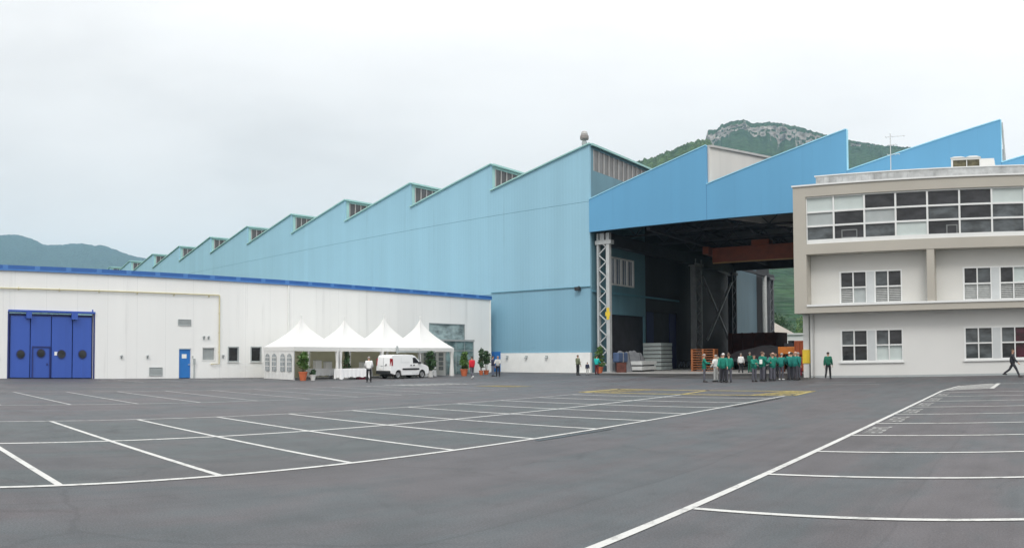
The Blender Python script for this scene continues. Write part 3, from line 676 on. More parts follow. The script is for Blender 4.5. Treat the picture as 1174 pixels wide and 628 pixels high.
g = MB(); g.box(-33.6, -14, 75.5, 75.59, 11.6, 11.74); wpart('walkway_rail', g, M['crane_line'], cr)
g = MB(); g.box(-29, -27, 75.4, 76.6, 13.36, 13.9); wpart('trolley', g, M['crane_orange'], cr)
g = MB(); g.box(-34.4, -33.71, 74.6, 77.4, 12.6, 13.4); g.box(-14.2, -13.6, 74.6, 77.4, 12.6, 13.4); wpart('end_carriage', g, M['crane_orange'], cr)

# ---------------------------------------------------------------- office block on the right
of = thing('office_block', 'pale grey office block with beige framed upper floors and ribbon windows', 'office block', (-2, 55, 0))
OXR = 13.
FX = -15.75
winx = [(-12.76 + 8.46 * i, -8.5 + 8.46 * i) for i in range(3)]
g = MB(); g.holed(1, 50, 50.35, -14.95, OXR, 0, 4.45, [(a, b, 1.10, 3.22) for a, b in winx]); g.box(-14.95, -14.6, 50.351, 60.4, 0, 4.44)
wpart('ground_floor_wall', g, M['office_wall'], of)
g = MB(); g.box(-14.95, OXR, 49.985, 49.998, 0, .14); wpart('base_strip', g, M['shutter_grey'], of)
g = MB(); g.holed(1, 50, 50.35, -14.84, OXR, 5.02, 8.42, [(a, b, 5.03, 7.22) for a, b in winx]); wpart('first_floor_wall', g, M['office_recess'], of)
g = MB()
g.box(FX, -14.85, 49, 60.4, 4.42, 13.08)                      # left cheek
g.box(-14.849, OXR, 49, 60.3, 4.42, 4.86)                     # slab
g.box(-14.849, OXR, 49, 60.3, 8.43, 9.12)                     # band under the ribbon window
g.box(-14.849, OXR, 49, 60.3, 12.36, 13.08)                   # top band
g.box(-6.62, -6.12, 49.02, 49.99, 5.005, 8.429); g.box(6.1, 6.6, 49.02, 49.99, 5.005, 8.429)
wpart('facade_frame', g, M['beige'], of)
g = MB(); g.box(-14.848, OXR, 48.93, 49.95, 4.862, 5.0); g.box(FX - .08, OXR, 48.92, 60.4, 13.083, 13.19); wpart('coping', g, M['frame_white'], of)
g = MB(); g.box(-14.6, OXR, 60.0, 60.4, 0, 4.4); wpart('rear_wall', g, M['office_wall'], of)
def four_pane(a, b, z0, z1, kinds, shut):
    g = MB(); m1, m2 = a + 1.84, b - 1.84
    hs = []
    for (u0, u1) in ((a, m1), (m2, b)):
        c = (u0 + u1) / 2; zm = (z0 + z1) / 2 + .02
        for (p0, p1) in ((u0 + .07, c - .04), (c + .04, u1 - .04)):
            hs += [(p0, p1, z0 + .07, zm - .045), (p0, p1, zm + .045, z1 - .05)]
    g.holed(1, 49.97, 50.2, a - .05, b + .05, z0 - .04, z1 + .04, hs)
    g.box(a - .12, b + .12, 49.90, 49.969, z0 - .13, z0 - .041)
    w = wpart('window', g, M['frame_white'], of)
    gs = MB(); gs.box(m1 + .03, m2 - .03, 49.955, 49.969, z0 + .06, z1 - .05); wpart('spandrel_panel', gs, M['spandrel'], w)
    for h, k in zip(hs, kinds):
        gp = MB(); gp.box(h[0] - .01, h[1] + .01, 50.12, 50.15, h[2] - .01, h[3] + .01); wpart('pane', gp, M[k], w)
    for h, s in zip(hs, shut):
        gs = MB()
        if s:
            z = h[2]
            while z < h[2] + (h[3] - h[2]) * s - .03: gs.box(h[0] + .01, h[1] - .01, 50.08, 50.11, z, z + .07); z += .12
        if gs.v: wpart('slatted_blind', gs, M['palegrey'], w)
G_, S_, B_, L_, RD = 'glass', 'glass_slate', 'shutter_grey', 'blind_light', 'glass_red'
four_pane(*winx[0], 5.03, 7.22, [S_, G_, B_, G_, S_, S_, G_, G_], [1, 0, 0, 0, 1, 0, 1, 0])
four_pane(*winx[0], 1.10, 3.22, [G_, S_, G_, G_, L_, S_, L_, G_], [0] * 8)
four_pane(*winx[1], 5.03, 7.22, [B_, G_, B_, S_, S_, G_, S_, L_], [1, 0, 1, 0, 1, 0, 1, 0])
four_pane(*winx[1], 1.10, 3.22, [S_, S_, S_, S_, G_, S_, RD, RD], [0] * 8)
four_pane(*winx[2], 5.03, 7.22, [B_, G_, B_, G_, S_, G_, S_, G_], [1, 0, 1, 0, 1, 0, 1, 0])
four_pane(*winx[2], 1.10, 3.22, [S_, G_, S_, G_, G_, S_, S_, G_], [0] * 8)
mx = [-14.84] + [-12.92 + 2.13 * i for i in range(13)]
rows = [(9.42, 10.28), (10.40, 11.24), (11.36, 12.26)]
hs = [(a + .06, b - .06, *r) for a, b in zip(mx, mx[1:]) for r in rows if b < OXR]
g = MB(); g.holed(1, 49.12, 49.3, -14.848, mx[-1] if mx[-1] < OXR else OXR - .01, 9.125, 12.355, hs)
rw = wpart('ribbon_window', g, M['frame_white'], of)
pat = {(0, 2): L_, (1, 2): L_, (2, 2): G_, (3, 2): G_, (4, 2): G_, (5, 2): G_, (6, 2): L_, (0, 1): B_, (1, 1): G_, (2, 1): B_, (3, 1): G_, (4, 1): S_, (5, 1): G_, (6, 1): S_,
       (0, 0): S_, (1, 0): G_, (2, 0): S_, (3, 0): L_, (4, 0): G_, (5, 0): S_, (6, 0): S_}
for k, h in enumerate(hs):
    gp = MB(); gp.box(h[0] - .01, h[1] + .01, 49.22, 49.25, h[2] - .01, h[3] + .01); wpart('pane', gp, M[pat.get((k // 3, k % 3), random.choice([G_, S_, G_]))], rw)
g2 = MB(); g2.holed(1, 49.18, 49.215, -12.4, -11.3, 9.43, 10.0, [(-12.33, -11.37, 9.5, 9.93)]); wpart('inner_frame', g2, M['dim_frame'], rw)  # frame reflection in the pane, built as a thin dim frame
g2 = MB(); g2.holed(1, 49.18, 49.215, -5.3, -4.55, 9.43, 10.0, [(-5.22, -4.63, 9.43, 9.93)])
wpart('inner_frame', g2, M['dim_frame'], rw)
g = MB(); g.box(-14.3, OXR, 49.75, 49.82, 13.19, 13.86); 
for i in range(60): g.box(-14.25 + i * .45, -14.2 + i * .45, 49.72, 49.749, 13.2, 13.84)
pr = wpart('roof_parapet', g, M['metal_roof'], of)
g = MB(); g.box(-14.4, OXR, 49.7, 60.2, 13.862, 13.93); wpart('roof_deck', g, M['frame_white'], of)
g = MB(); g.tube([(-14.7, 50.18, 0), (-14.7, 49.93, .1), (-14.7, 49.93, 4.35)], .06); wpart('downpipe', g, M['glaze_bar'], of)
g = MB(); g.box(-15.66, -15.24, 50.6, 51.0, 0, 4.41); wpart('support_pillar', g, M['office_wall'], of)
g = MB(); g.holed(1, 50.55, 51.05, -15.71, -15.19, 1.0, 1.95, []);  cgp = wpart('corner_guard', g, M['yellow'], of); cgp['label'] = 'yellow warning guard wrapped round the corner'
# roof hut and aerial
rh = thing('roof_hut', 'small pale hut with a dark window on the office roof', 'roof hut', (-3.8, 54, 13.93))
g = MB(); g.holed(1, 53.8, 54, -5.35, -3.25, 13.94, 15.55, [(-5.22, -3.3, 14.0, 15.42)]); g.box(-3.249, -2.25, 53.82, 56, 13.94, 15.45); g.box(-5.35, -5.2, 54.01, 56, 13.94, 15.5); wpart('wall', g, M['office_wall'], rh)
g = MB(); g.box(-5.24, -3.28, 53.94, 53.97, 13.98, 15.44); w = wpart('pane', g, mat('hut_glass', (.10, .09, .05), .15, .4, 3), rh)
g = MB(); g.box(-4.25, -4.2, 53.87, 53.93, 14.01, 15.41); wpart('window_bar', g, M['frame_white'], rh)
g = MB(); g.prism([(-5.4, 15.56), (-4.3, 15.56), (-4.6, 15.64), (-5.1, 15.64)], 1, 53.7, 56.1); g.prism([(-4.28, 15.56), (-3.2, 15.56), (-3.5, 15.65), (-4.0, 15.65)], 1, 53.7, 56.1); wpart('roof', g, M['frame_white'], rh)
an = thing('roof_aerial', 'thin television aerial mast on the office roof', 'aerial', (-9.8, 54, 13.93))
g = MB(); g.tube([(0, 0, 0), (0, 0, 3.75)], .035, 6); g.box(-.35, .35, -.35, .35, 0, .12); part('mast', g, M['alu'], an)
g = MB()
for z, L in ((3.5, 1.1), (2.9, .5), (2.2, .7)):
    g.bar((-L * .35, 0, z), (L, 0, z + .02), .03)
    for k in range(4): g.bar((-L * .3 + k * L * .4, -.25, z), (-L * .3 + k * L * .4, .25, z), .02)
part('antenna_rod', g, M['alu'], an)

# ---------------------------------------------------------------- marquees
def arch(mb, fn, u, z0, w, h, t=.02):
    """window of a tent wall: arched outline on the plane given by fn(u, z, depth)"""
    pts = [(u - w / 2, z0), (u + w / 2, z0)] + [(u + w / 2 * math.cos(a), z0 + h - w / 2 + w / 2 * math.sin(a)) for a in [math.pi * k / 8 for k in range(9)]]
    k = len(mb.v); n = len(pts)
    mb.v += [fn(p[0], p[1], t) for p in pts] + [fn(p[0], p[1], 0) for p in pts]
    mb.f += [tuple(range(k, k + n))] + [(k + i, k + (i + 1) % n, k + n + (i + 1) % n, k + n + i) for i in range(n)]
def marquee(y0, y1, pk, label, side, first=False, last=False):
    x0, x1 = -49.2, -45.05; yc, xc = (y0 + y1) / 2, (x0 + x1) / 2
    t = thing('marquee', label, 'marquee', (xc, yc, 0), 0, 'white pagoda marquees in front of the white hall')
    g = MB(); ze = 2.42; n = 14; m = 16
    for i in range(n + 1):
        s = i / n; k = (1 - s) ** 1.68 * .98 + .02 * (1 - s)
        h = ze + (pk - ze) * s
        hx, hy = (x1 - x0) / 2 * max(k, .012), (y1 - y0) / 2 * max(k, .012)
        for q in range(4 * m):
            e, f_ = divmod(q, m); u = -1 + 2 * f_ / m
            a, b = [(u, -1), (1, u), (-u, 1), (-1, -u)][e]
            sag = -.10 * (1 - s) * s * 4 * (abs(u) < 1) * (1 - u * u)
            g.v.append((xc + hx * a, yc + hy * b, h + sag))
    w = 4 * m
    g.f += [(i * w + q, i * w + (q + 1) % w, (i + 1) * w + (q + 1) % w, (i + 1) * w + q) for i in range(n) for q in range(w)]
    g.lathe([(.04, pk - .05), (.05, pk + .05), (.01, pk + .1)], (xc, yc, 0), 8)
    wpart('canopy', g, M['tent'], t)
    g = MB()
    for a, b in (((x0, y0), (x1, y0)), ((x1, y0), (x1, y1)), ((x1, y1), (x0, y1)), ((x0, y1), (x0, y0))): g.bar((*a, 2.26), (*b, 2.26), .05, .32)
    wpart('valance', g, M['tent'], t)
    for a in ((x0 + .05, y0 + .05), (x1 - .05, y0 + .05), (x1 - .05, y1 - .05), (x0 + .05, y1 - .05)):
        g = MB(); g.box(a[0] - .035, a[0] + .035, a[1] - .035, a[1] + .035, 0, 2.2); wpart('leg', g, M['alu'], t)
    g = MB(); g.quad((x0 + .1, y0 + .1, .05), (x0 + .1, y1 - .1, .05), (x0 + .1, y1 - .1, 2.12), (x0 + .1, y0 + .1, 2.12)); wpart('back_curtain', g, M['tent_in'], t)
    if first:
        g = MB(); n = 28; vs = []
        for i in range(n + 1):
            u = x0 + .02 + (x1 - x0 - .04) * i / n; d = .025 * math.sin(i * 1.9)
            vs += [(u, y0 - .0 + d, .02), (u, y0 + d * .3, 2.12)]
        g.add(vs, [(2 * i, 2 * i + 2, 2 * i + 3, 2 * i + 1) for i in range(n)]); sw = wpart('side_curtain', g, M['tent'], t)
        for u in (-48.6, -47.65, -46.5, -45.6):
            g = MB(); arch(g, lambda a, z, d: (a, y0 - .035 - d, z), u, .62, .58, 1.3); wg = wpart('clear_window', g, M['tent_win'], sw)
            for z in (.95, 1.3, 1.6): g2 = MB(); g2.box(u - .3, u + .3, y0 - .07, y0 - .0565, z, z + .05); wpart('window_bar', g2, M['tent'], sw)
            g2 = MB(); g2.box(u - .015, u + .015, y0 - .075, y0 - .071, .62, 1.9); wpart('window_bar', g2, M['tent'], sw)
    if last:
        g = MB(); g.quad((x0 + .1, y1 - .1, .04), (x1 - .9, y1 - .1, .04), (x1 - .9, y1 - .1, 2.12), (x0 + .1, y1 - .1, 2.12)); sw = wpart('side_curtain', g, M['tent'], t)
        for u in (-48.4, -47.4, -46.5):
            g = MB(); g.box(u - .28, u + .28, y1 - .125, y1 - .11, .5, 2.02); wpart('clear_window', g, M['tent_win'], sw)
            for z0 in (.84, 1.24, 1.64): g = MB(); g.box(u - .28, u + .28, y1 - .14, y1 - .126, z0, z0 + .07); wpart('window_bar', g, M['tent'], sw)
        g = MB(); g.lathe([(.22, .02), (.2, .4), (.14, 1.1), (.12, 1.5), (.2, 2.1)], (x1 - .12, y1 - .14, 0), 14); wpart('tied_curtain', g, M['tent'], t)
    g = MB(); g.lathe([(.16, .02), (.12, .8), (.09, 1.3), (.15, 2.1)], (x1 - .1, y0 + .12 if not first else y1 - .15, 0), 12); wpart('tied_curtain', g, M['tent'], t)
    return t
marquee(30.50, 34.62, 4.80, 'white marquee with arched clear windows in its closed side', 0, first=True)
marquee(34.68, 38.78, 4.80, 'white marquee behind the long cloth-covered table', 0)
marquee(38.84, 42.92, 5.08, 'white marquee behind the parked white van', 0)
marquee(42.98, 47.05, 5.08, 'white marquee beside the glass entrance porch', 0, last=True)
g = MB(); g.box(-44.98, -44.85, 40.3, 40.42, 1.95, 2.55); g.box(-44.95, -44.88, 40.42, 44.6, 2.02, 2.16)
tag(make('gutter_bracket', g, M['shutter_grey'], off=(-44.9, 40.3, 1.95)), 'grey bracket rail fixed to the front of the marquees above the van', 'rail')

# ---------------------------------------------------------------- tables
def table(x, y, L, W, label, h=.78, drop=.55, group='tables under white cloths'):
    t = thing('table', label, 'table', (x, y, 0), 0, group)
    g = MB(); g.box(-W / 2 + .03, W / 2 - .03, -L / 2 + .03, L / 2 - .03, h - .05, h - .012); part('tabletop', g, M['wood'], t)
    for a in (-1, 1):
        for b in (-1, 1):
            g = MB(); g.tube([(a * (W / 2 - .08), b * (L / 2 - .15), 0), (a * (W / 2 - .08), b * (L / 2 - .15), h - .05)], .02, 8); part('leg', g, M['alu'], t)
    g = MB(); n = 72; per = []
    for i in range(n):
        s = i / n * 2 * (L + W)
        if s < L: p = (W / 2, -L / 2 + s, 1, 0)
        elif s < L + W: p = (W / 2 - (s - L), L / 2, 0, 1)
        elif s < 2 * L + W: p = (-W / 2, L / 2 - (s - L - W), -1, 0)
        else: p = (-W / 2 + (s - 2 * L - W), -L / 2, 0, -1)
        per.append(p)
    for i, (a, b, nx, ny) in enumerate(per): g.v.append((a, b, h))
    for i, (a, b, nx, ny) in enumerate(per):
        f = .03 + .03 * math.sin(i * 1.7); cn = min(abs(abs(b) - L / 2), abs(abs(a) - W / 2)) 
        edge = (abs(abs(b) - L / 2) < .25 and abs(abs(a) - W / 2) < .25)
        g.v.append((a + nx * f, b + ny * f, h - drop - (.15 if edge else 0) + .03 * math.sin(i * .9)))
    g.f += [tuple(range(n))] + [(i, n + i, n + (i + 1) % n, (i + 1) % n) for i in range(n)]
    part('tablecloth', g, M['cloth'], t)
    return t
table(-44.3, 35.35, 2.9, .85, 'long table with a white cloth hanging to the ground in front of the marquees', .80, .62)
table(-47.3, 34.6, 2.4, .8, 'white clothed table standing inside the marquee with arched windows')
table(-47.2, 38.6, 1.5, .8, 'white clothed table at the back of the marquee behind the long table')
table(-46.4, 45.2, 1.3, .75, 'small white clothed table inside the marquee beside the glass porch', .8, .7)
c = thing('crate', 'maroon plastic crate on the ground under the long white table', 'crate', (-44.2, 36.0, 0), 0)
g = MB(); g.holed(0, .2, .18, -.3, .3, 0, .3, [(-.2, .2, .18, .25)]); g.holed(0, -.18, -.2, -.3, .3, 0, .3, [(-.2, .2, .18, .25)]); g.box(-.179, .179, -.3, -.28, 0, .3); g.box(-.179, .179, .28, .3, 0, .3); g.box(-.179, .179, -.279, .279, .01, .03); part('body', g, M['red_paint'], c)
g = MB(); g.box(-.205, .205, -.305, .305, .301, .32); part('rim', g, M['red_paint'], c)
for i, (x, y, s, lb) in enumerate(((-47.3, 34.2, .75, 'tall white box of catering gear on the table in the first marquee'), (-47.3, 35.2, .62, 'low white box on the table nearest the arched windows'), (-47.2, 38.7, .55, 'white box on the small table behind the long table'))):
    t = thing('catering_box', lb, 'box', (x, y, .785), 0, 'white boxes on the marquee tables')
    g = MB(); g.box(-.2, .2, -.28, .28, 0, s * .8); part('body', g, M['pot_white'], t, bev=.02)
    g = MB(); g.box(-.21, .21, -.29, .29, s * .8, s * .8 + .05); part('lid', g, M['palegrey'], t)

# ---------------------------------------------------------------- plants
def leaves(mb, c, rad, n, size, seed, up=0.):
    rnd = random.Random(seed)
    for i in range(n):
        while True:
            p = Vector((rnd.uniform(-1, 1), rnd.uniform(-1, 1), rnd.uniform(-1, 1)))
            if .25 < p.length < 1: break
        p = p * (.75 + .25 * noise.noise(p * 2.3 + Vector((seed, 0, 0))) * 2)
        q = Vector((c[0] + p.x * rad[0], c[1] + p.y * rad[1], c[2] + p.z * rad[2]))
        d = Vector((rnd.gauss(0, 1), rnd.gauss(0, 1), rnd.gauss(up, .7))).normalized(); a = d.cross(Vector((rnd.gauss(0, 1), rnd.gauss(0, 1), .3))).normalized()
        s = size * rnd.uniform(.6, 1.4)
        mb.quad(q - d * s, q + a * s * .42, q + d * s, q - a * s * .42)
def potted(x, y, h, label, leafm, pr=.28, ph=.5, potm='terracotta', cw=.55, stem=.35, n=420, seed=1, tall=False):
    t = thing('potted_plant', label, 'potted plant', (x, y, 0), 0, 'potted plants beside the marquees and the shed')
    g = MB(); g.lathe([(pr * .7, 0), (pr, ph * .86), (pr * 1.1, ph * .87), (pr * 1.1, ph), (pr * .95, ph), (pr * .9, ph - .05)], n=18); part('pot', g, M[potm], t)
    g = MB(); g.lathe([(pr * .94, ph - .06), (.02, ph - .03)], n=14); part('soil', g, M['soil'], t)
    g = MB(); top = h - .3
    for k in range(4): g.tube([(.05 * math.cos(k * 1.6), .05 * math.sin(k * 1.6), ph - .05), (.12 * math.cos(k * 1.6), .12 * math.sin(k * 1.6), (ph + top) / 2), (.2 * math.cos(k * 1.6), .2 * math.sin(k * 1.6), top)], [.025, .02, .01], 6)
    part('stem', g, M['bark'], t)
    g = MB(); z0 = ph + stem
    k = 5
    for i in range(k):
        f = (i + .5) / k; zz = z0 + (h - z0) * f
        w = cw * (.62 + .38 * math.sin(math.pi * min(1, f * 1.1 + .12))) if not tall else cw
        leaves(g, (.12 * math.sin(i * 2.1 + seed), .12 * math.cos(i * 2.7 + seed), zz), (w, w, (h - z0) / k * .85), n // k, .13, seed * 10 + i)
    part('foliage', g, M[leafm], t)
    return t
potted(-44.2, 30.7, 2.0, 'leafy ficus in an orange pot by the windowed marquee side', 'leaf', .30, .62, 'terracotta', .5, .25, 520, 1)
potted(-44.1, 31.5, .75, 'small white pot with low greenery next to the orange pot', 'leaf_dark', .22, .42, 'pot_white', .25, .0, 120, 2)
potted(-45.3, 35.5, 2.35, 'tall narrow climbing plant behind the long white table', 'leaf_dark', .25, .4, 'pot_white', .22, .1, 420, 3, True)
potted(-46.6, 36.6, 2.1, 'slim dull green plant inside the second marquee', 'leaf_dark', .25, .4, 'pot_white', .25, .1, 320, 4, True)
potted(-44.55, 43.75, 2.1, 'bushy dark plant behind the bonnet of the van', 'leaf_dark', .28, .5, 'pot_white', .62, .1, 560, 5)
potted(-44.5, 47.75, 2.05, 'bright green ficus in an orange pot near the porch', 'leaf', .32, .6, 'terracotta', .5, .05, 560, 6)
potted(-45.6, 51.2, 2.35, 'thin conical dark plant behind the person in red', 'leaf_dark', .2, .4, 'terracotta', .3, .3, 260, 8, True)
potted(-46.2, 52.6, 2.15, 'arching dark plant in a low clay pot by the white wall corner', 'leaf_dark', .25, .4, 'terracotta', .55, .6, 420, 9)
potted(-38.75, 60.35, 2.5, 'wide spiky plant in a clay pot at the foot of the lattice column', 'leaf', .35, .6, 'terracotta', .62, .1, 560, 7)

# ---------------------------------------------------------------- van (own coordinates: nose along +X)
van = thing('parked_van', 'white compact panel van parked in front of the marquees', 'van', (-44.05, 40.2, 0), R(91))
L2, W2 = 2.1, .855
prof = [(-2.06, .42), (-2.10, .62), (-2.08, 1.05), (-1.99, 1.66), (-1.90, 1.80), (-1.6, 1.84), (-.4, 1.86), (.35, 1.82), (.62, 1.74), (1.20, 1.20), (1.34, 1.13), (1.86, .98), (2.02, .84), (2.08, .62), (2.06, .34)]
arcs = []
for cx in (1.32, -1.30): arcs.append([(cx + .37 * math.cos(a), .31 + .37 * math.sin(a)) for a in [R(k) for k in range(4, 181, 22)]])
outline = prof + [(1.72, .30)] + arcs[0] + [(.92, .26), (-.90, .26)] + arcs[1] + [(-1.70, .30)]
g = MB(); n = len(outline)
def inset(z): return max(0, (z - .95)) * .13
ws = [(-W2 + .05, .05), (-W2, 0), (W2, 0), (W2 - .05, .05)]
for sgn in (-1, 1):
    for d in ((0.0, .05) if sgn < 0 else (.05, 0.0)):
        pass
layers = [(-1, .045), (-1, 0.), (1, 0.), (1, .045)]
for sgn, d in layers:
    for (x, z) in outline:
        cx_, cz_ = 0, .95
        k = 1 - d * .55
        yy = sgn * (W2 - inset(z) - d * (1 if d else 0) * 0) + (-sgn * 0 if not d else sgn * .0)
        g.v.append((x * k if d else x, sgn * (W2 - inset(z)) * (1.0 if d else .955), cz_ + (z - cz_) * k if d else z))
order = [1, 0, 3, 2]   # centre ring pushed out a little gives rounded shoulders
g.v = g.v[n:2 * n] + g.v[:n] + g.v[2 * n:] if False else g.v
idx = lambda l, i: l * n + i
g.f += [(idx(1, i), idx(2, i), idx(2, (i + 1) % n), idx(1, (i + 1) % n)) for i in range(n)]
g.f += [(idx(0, i), idx(1, i), idx(1, (i + 1) % n), idx(0, (i + 1) % n)) for i in range(n)]
g.f += [(idx(3, i), idx(2, i), idx(2, (i + 1) % n), idx(3, (i + 1) % n)) for i in range(n)]
g.f += [tuple(range(0, n)), tuple(range(3 * n, 4 * n))]
part('body', g, M['van_paint'], van)
def side_y(z, s=-1, e=.004): return s * (W2 - inset(z) + e)
for s in (-1, 1):
    g = MB(); poly = [(.30, 1.18), (.30, 1.62), (.60, 1.62), (.98, 1.24), (.98, 1.18)]
    v = [(x, side_y(z, s), z) for x, z in poly]; v2 = [(x, side_y(z, s, -.02), z) for x, z in poly]
    k = len(poly); g.add(v + v2, [tuple(range(k)), tuple(range(k, 2 * k))[::-1]] + [(i, (i + 1) % k, k + (i + 1) % k, k + i) for i in range(k)])
    part('side_window', g, M['glass'], van)
    g = MB()
    for (xa, xb, za, zb) in ((.18, .20, .40, 1.70), (1.06, 1.075, .45, 1.2), (.2, 1.06, .40, .415), (-1.05, -.1, 1.24, 1.255), (-.95, -.937, .4, 1.6)):
        g.add([(xa, side_y(za, s), za), (xb, side_y(za, s), za), (xb, side_y(zb, s), zb), (xa, side_y(zb, s), zb)], [(0, 1, 2, 3)])
    part('panel_gap', g, M['shutter_grey'], van)
    g = MB(); g.box(-.86, .94, min(side_y(.7, s, .0), side_y(.7, s, .03)), max(side_y(.7, s, .0), side_y(.7, s, .03)), .68, .80); part('side_rubbing_strip', g, M['black_plastic'], van)
    g = MB(); g.box(.28, .44, min(side_y(1.0, s, .0), side_y(1.0, s, .04)), max(side_y(1.0, s, 0), side_y(1.0, s, .04)), 1.0, 1.06); g.box(-.02, .12, min(side_y(1.0, s, .0), side_y(1.0, s, .04)), max(side_y(1.0, s, 0), side_y(1.0, s, .04)), 1.0, 1.06); part('door_handle', g, M['black_plastic'], van)
    g = MB(); g.box(.86, 1.0, *sorted((side_y(1.2, s, .0), side_y(1.2, s, .2))), 1.12, 1.30); part('wing_mirror', g, M['black_plastic'], van, bev=.03)
    g = MB(); yb = sorted((s * .60, s * .80)); g.box(-2.085, -1.98, *sorted((s * .73, s * .80)), .98, 1.56); g.box(-2.0, -1.86, *sorted((side_y(1.2, s, -.01), side_y(1.2, s, .012))), 1.0, 1.54); part('tail_light', g, M['red_lens'], van)
    g = MB(); g.box(1.78, 2.02, *sorted((s * .50, s * .79)), .74, .92); part('headlight', g, M['lens'], van, bev=.03)
    for cx in (1.32, -1.30):
        yy = s * .72
        g = MB(); gv = MB()
        n_ = 24
        prof_ = [(.20, -.085), (.29, -.095), (.312, -.07), (.312, .07), (.29, .095), (.20, .085)]
        for r, d in prof_: g.v += [(cx + r * math.cos(2 * math.pi * j / n_), yy + d, .312 + r * math.sin(2 * math.pi * j / n_)) for j in range(n_)]
        m_ = len(prof_); g.f += [(i * n_ + j, i * n_ + (j + 1) % n_, ((i + 1) % m_) * n_ + (j + 1) % n_, ((i + 1) % m_) * n_ + j) for i in range(m_) for j in range(n_)]
        w = part('wheel', g, M['tyre'], van)
        g = MB()
        for r, d in ((.205, s * .08), (.17, s * .06), (.06, s * .075)): g.v += [(cx + r * math.cos(2 * math.pi * j / n_), yy + d, .312 + r * math.sin(2 * math.pi * j / n_)) for j in range(n_)]
        g.f += [(i * n_ + j, i * n_ + (j + 1) % n_, (i + 1) * n_ + (j + 1) % n_, (i + 1) * n_ + j) for i in range(2) for j in range(n_)] + [tuple(range(2 * n_, 3 * n_))]
        part('rim', g, M['rim'], w)
g = MB(); g.quad((.66, -.66, 1.70), (.66, .66, 1.70), (1.17, .76, 1.235), (1.17, -.76, 1.235)); 
g.v = [(x + .02, y, z + .018) for x, y, z in g.v]; part('windscreen', g, M['glass'], van)
g = MB(); g.box(-2.16, -2.02, -.80, .80, .36, .62); part('rear_bumper', g, M['black_plastic'], van, bev=.03)
g = MB(); g.box(1.96, 2.14, -.80, .80, .30, .66); part('front_bumper', g, M['black_plastic'], van, bev=.04)
g = MB(); g.box(-1.95, 1.9, -.6, .6, .2, .27); part('underbody', g, M['black_plastic'], van)
g = MB(); g.box(-2.103, -2.09, -.01, .01, .62, 1.6); g.box(-2.105, -2.085, .10, .3, .95, 1.0); part('rear_door_gap', g, M['shutter_grey'], van)
g = MB(); g.box(-2.125, -2.104, .12, .5, .70, .82); part('number_plate', g, M['paper'], van)
g = MB(); g.box(-2.12, -2.09, -.36, -.28, 1.02, 1.14); g.box(-2.118, -2.088, -.3, -.18, 1.0, 1.04); part('rear_handle', g, M['black_plastic'], van)

# ---------------------------------------------------------------- stored goods in and around the crane hall
t = thing('deck_stack', 'tall stack of pale grey deck panels by the navy gate', 'panel stack', (-38.6, 71.8, .03))
for i in range(7):
    g = MB(); z = i * .42; g.box(-1.1 + .03 * (i % 2), 1.1, -1.3, 1.3 - .05 * (i % 3), z + .06, z + .40); p = part('deck_panel', g, M['slab'], t, bev=.015)
    g = MB(); g.box(-1.05, 1.05, -1.2, -1.0, z, z + .06); g.box(-1.05, 1.05, 1.0, 1.2, z, z + .06); part('spacer', g, M['rust_dark'], p)
t = thing('slab_pile', 'low pile of pale slabs on dark bearers in front of the deck panels', 'slab pile', (-38.1, 67.0, .03))
for i in range(2):
    g = MB(); z = i * .52; g.box(-1.1, 1.1, -1.5, 1.4 + .2 * i, z + .14, z + .52); p = part('slab', g, M['slab_pale'], t, bev=.02)
    g = MB(); g.box(-1.0, 1.0, -1.3, -1.0, z, z + .14); g.box(-1.0, 1.0, .9, 1.2, z, z + .14); part('bearer', g, M['dark_steel'], p)
t = thing('tarpaulin_bale', 'big bale under a rumpled grey tarpaulin by the dark doorway', 'bale', (-39.1, 66.4, .03))
g = MB(); nx, ny = 10, 22
for i in range(nx + 1):
    for j in range(ny + 1):
        a, b = i / nx * 2 - 1, j / ny * 2 - 1
        z = 2.25 * (1 - abs(a) ** 5) * (1 - abs(b) ** 6) * (.86 + .16 * noise.noise(Vector((a * 2, b * 4, 0)))) ; g.v.append((a * .9 + .05 * noise.noise(Vector((a * 5, b * 5, 2))), b * 2.9, max(z, 0)))
g.f += [(i * (ny + 1) + j, (i + 1) * (ny + 1) + j, (i + 1) * (ny + 1) + j + 1, i * (ny + 1) + j + 1) for i in range(nx) for j in range(ny)]
part('tarpaulin', g, M['tarp'], t)
g = MB(); g.tube([(-.95, -1, .05), (-.6, -1, 2.0), (.6, -1, 2.0), (.98, -1, .05)], .02, 6); g.tube([(-.95, 1.2, .05), (-.6, 1.2, 2.05), (.6, 1.2, 2.05), (.98, 1.2, .05)], .02, 6); part('strap', g, M['black_plastic'], t)
t = thing('wrapped_packet', 'blue wrapped packet lying against the grey tarpaulin bale', 'packet', (-38.5, 63.8, 1.0))
g = MB(); g.box(-.35, .35, -.9, .9, 0, .95); part('wrapping', g, M['tarp_blue'], t, bev=.12)
g = MB(); g.box(-.36, .36, -.06, .06, -.01, .96); part('band', g, M['palegrey'], t)
t = thing('rust_box', 'rusty brown steel box by the foot of the lattice column', 'steel box', (-38.0, 63.0, .03), R(35))
g = MB(); g.holed(0, .45, .42, -1.1, 1.1, 0, .95, []); g.holed(0, -.42, -.45, -1.1, 1.1, 0, .95, []); g.holed(1, -1.1, -1.07, -.419, .419, 0, .95, []); g.holed(1, 1.07, 1.1, -.419, .419, 0, .95, []); g.box(-.42, .42, -1.07, 1.07, .05, .7)
part('body', g, M['rust'], t)
g = MB()
for y in (-1.05, -.35, .35, 1.0): g.box(.451, .5, y, y + .07, 0, .97)
part('rib', g, M['rust_dark'], t)
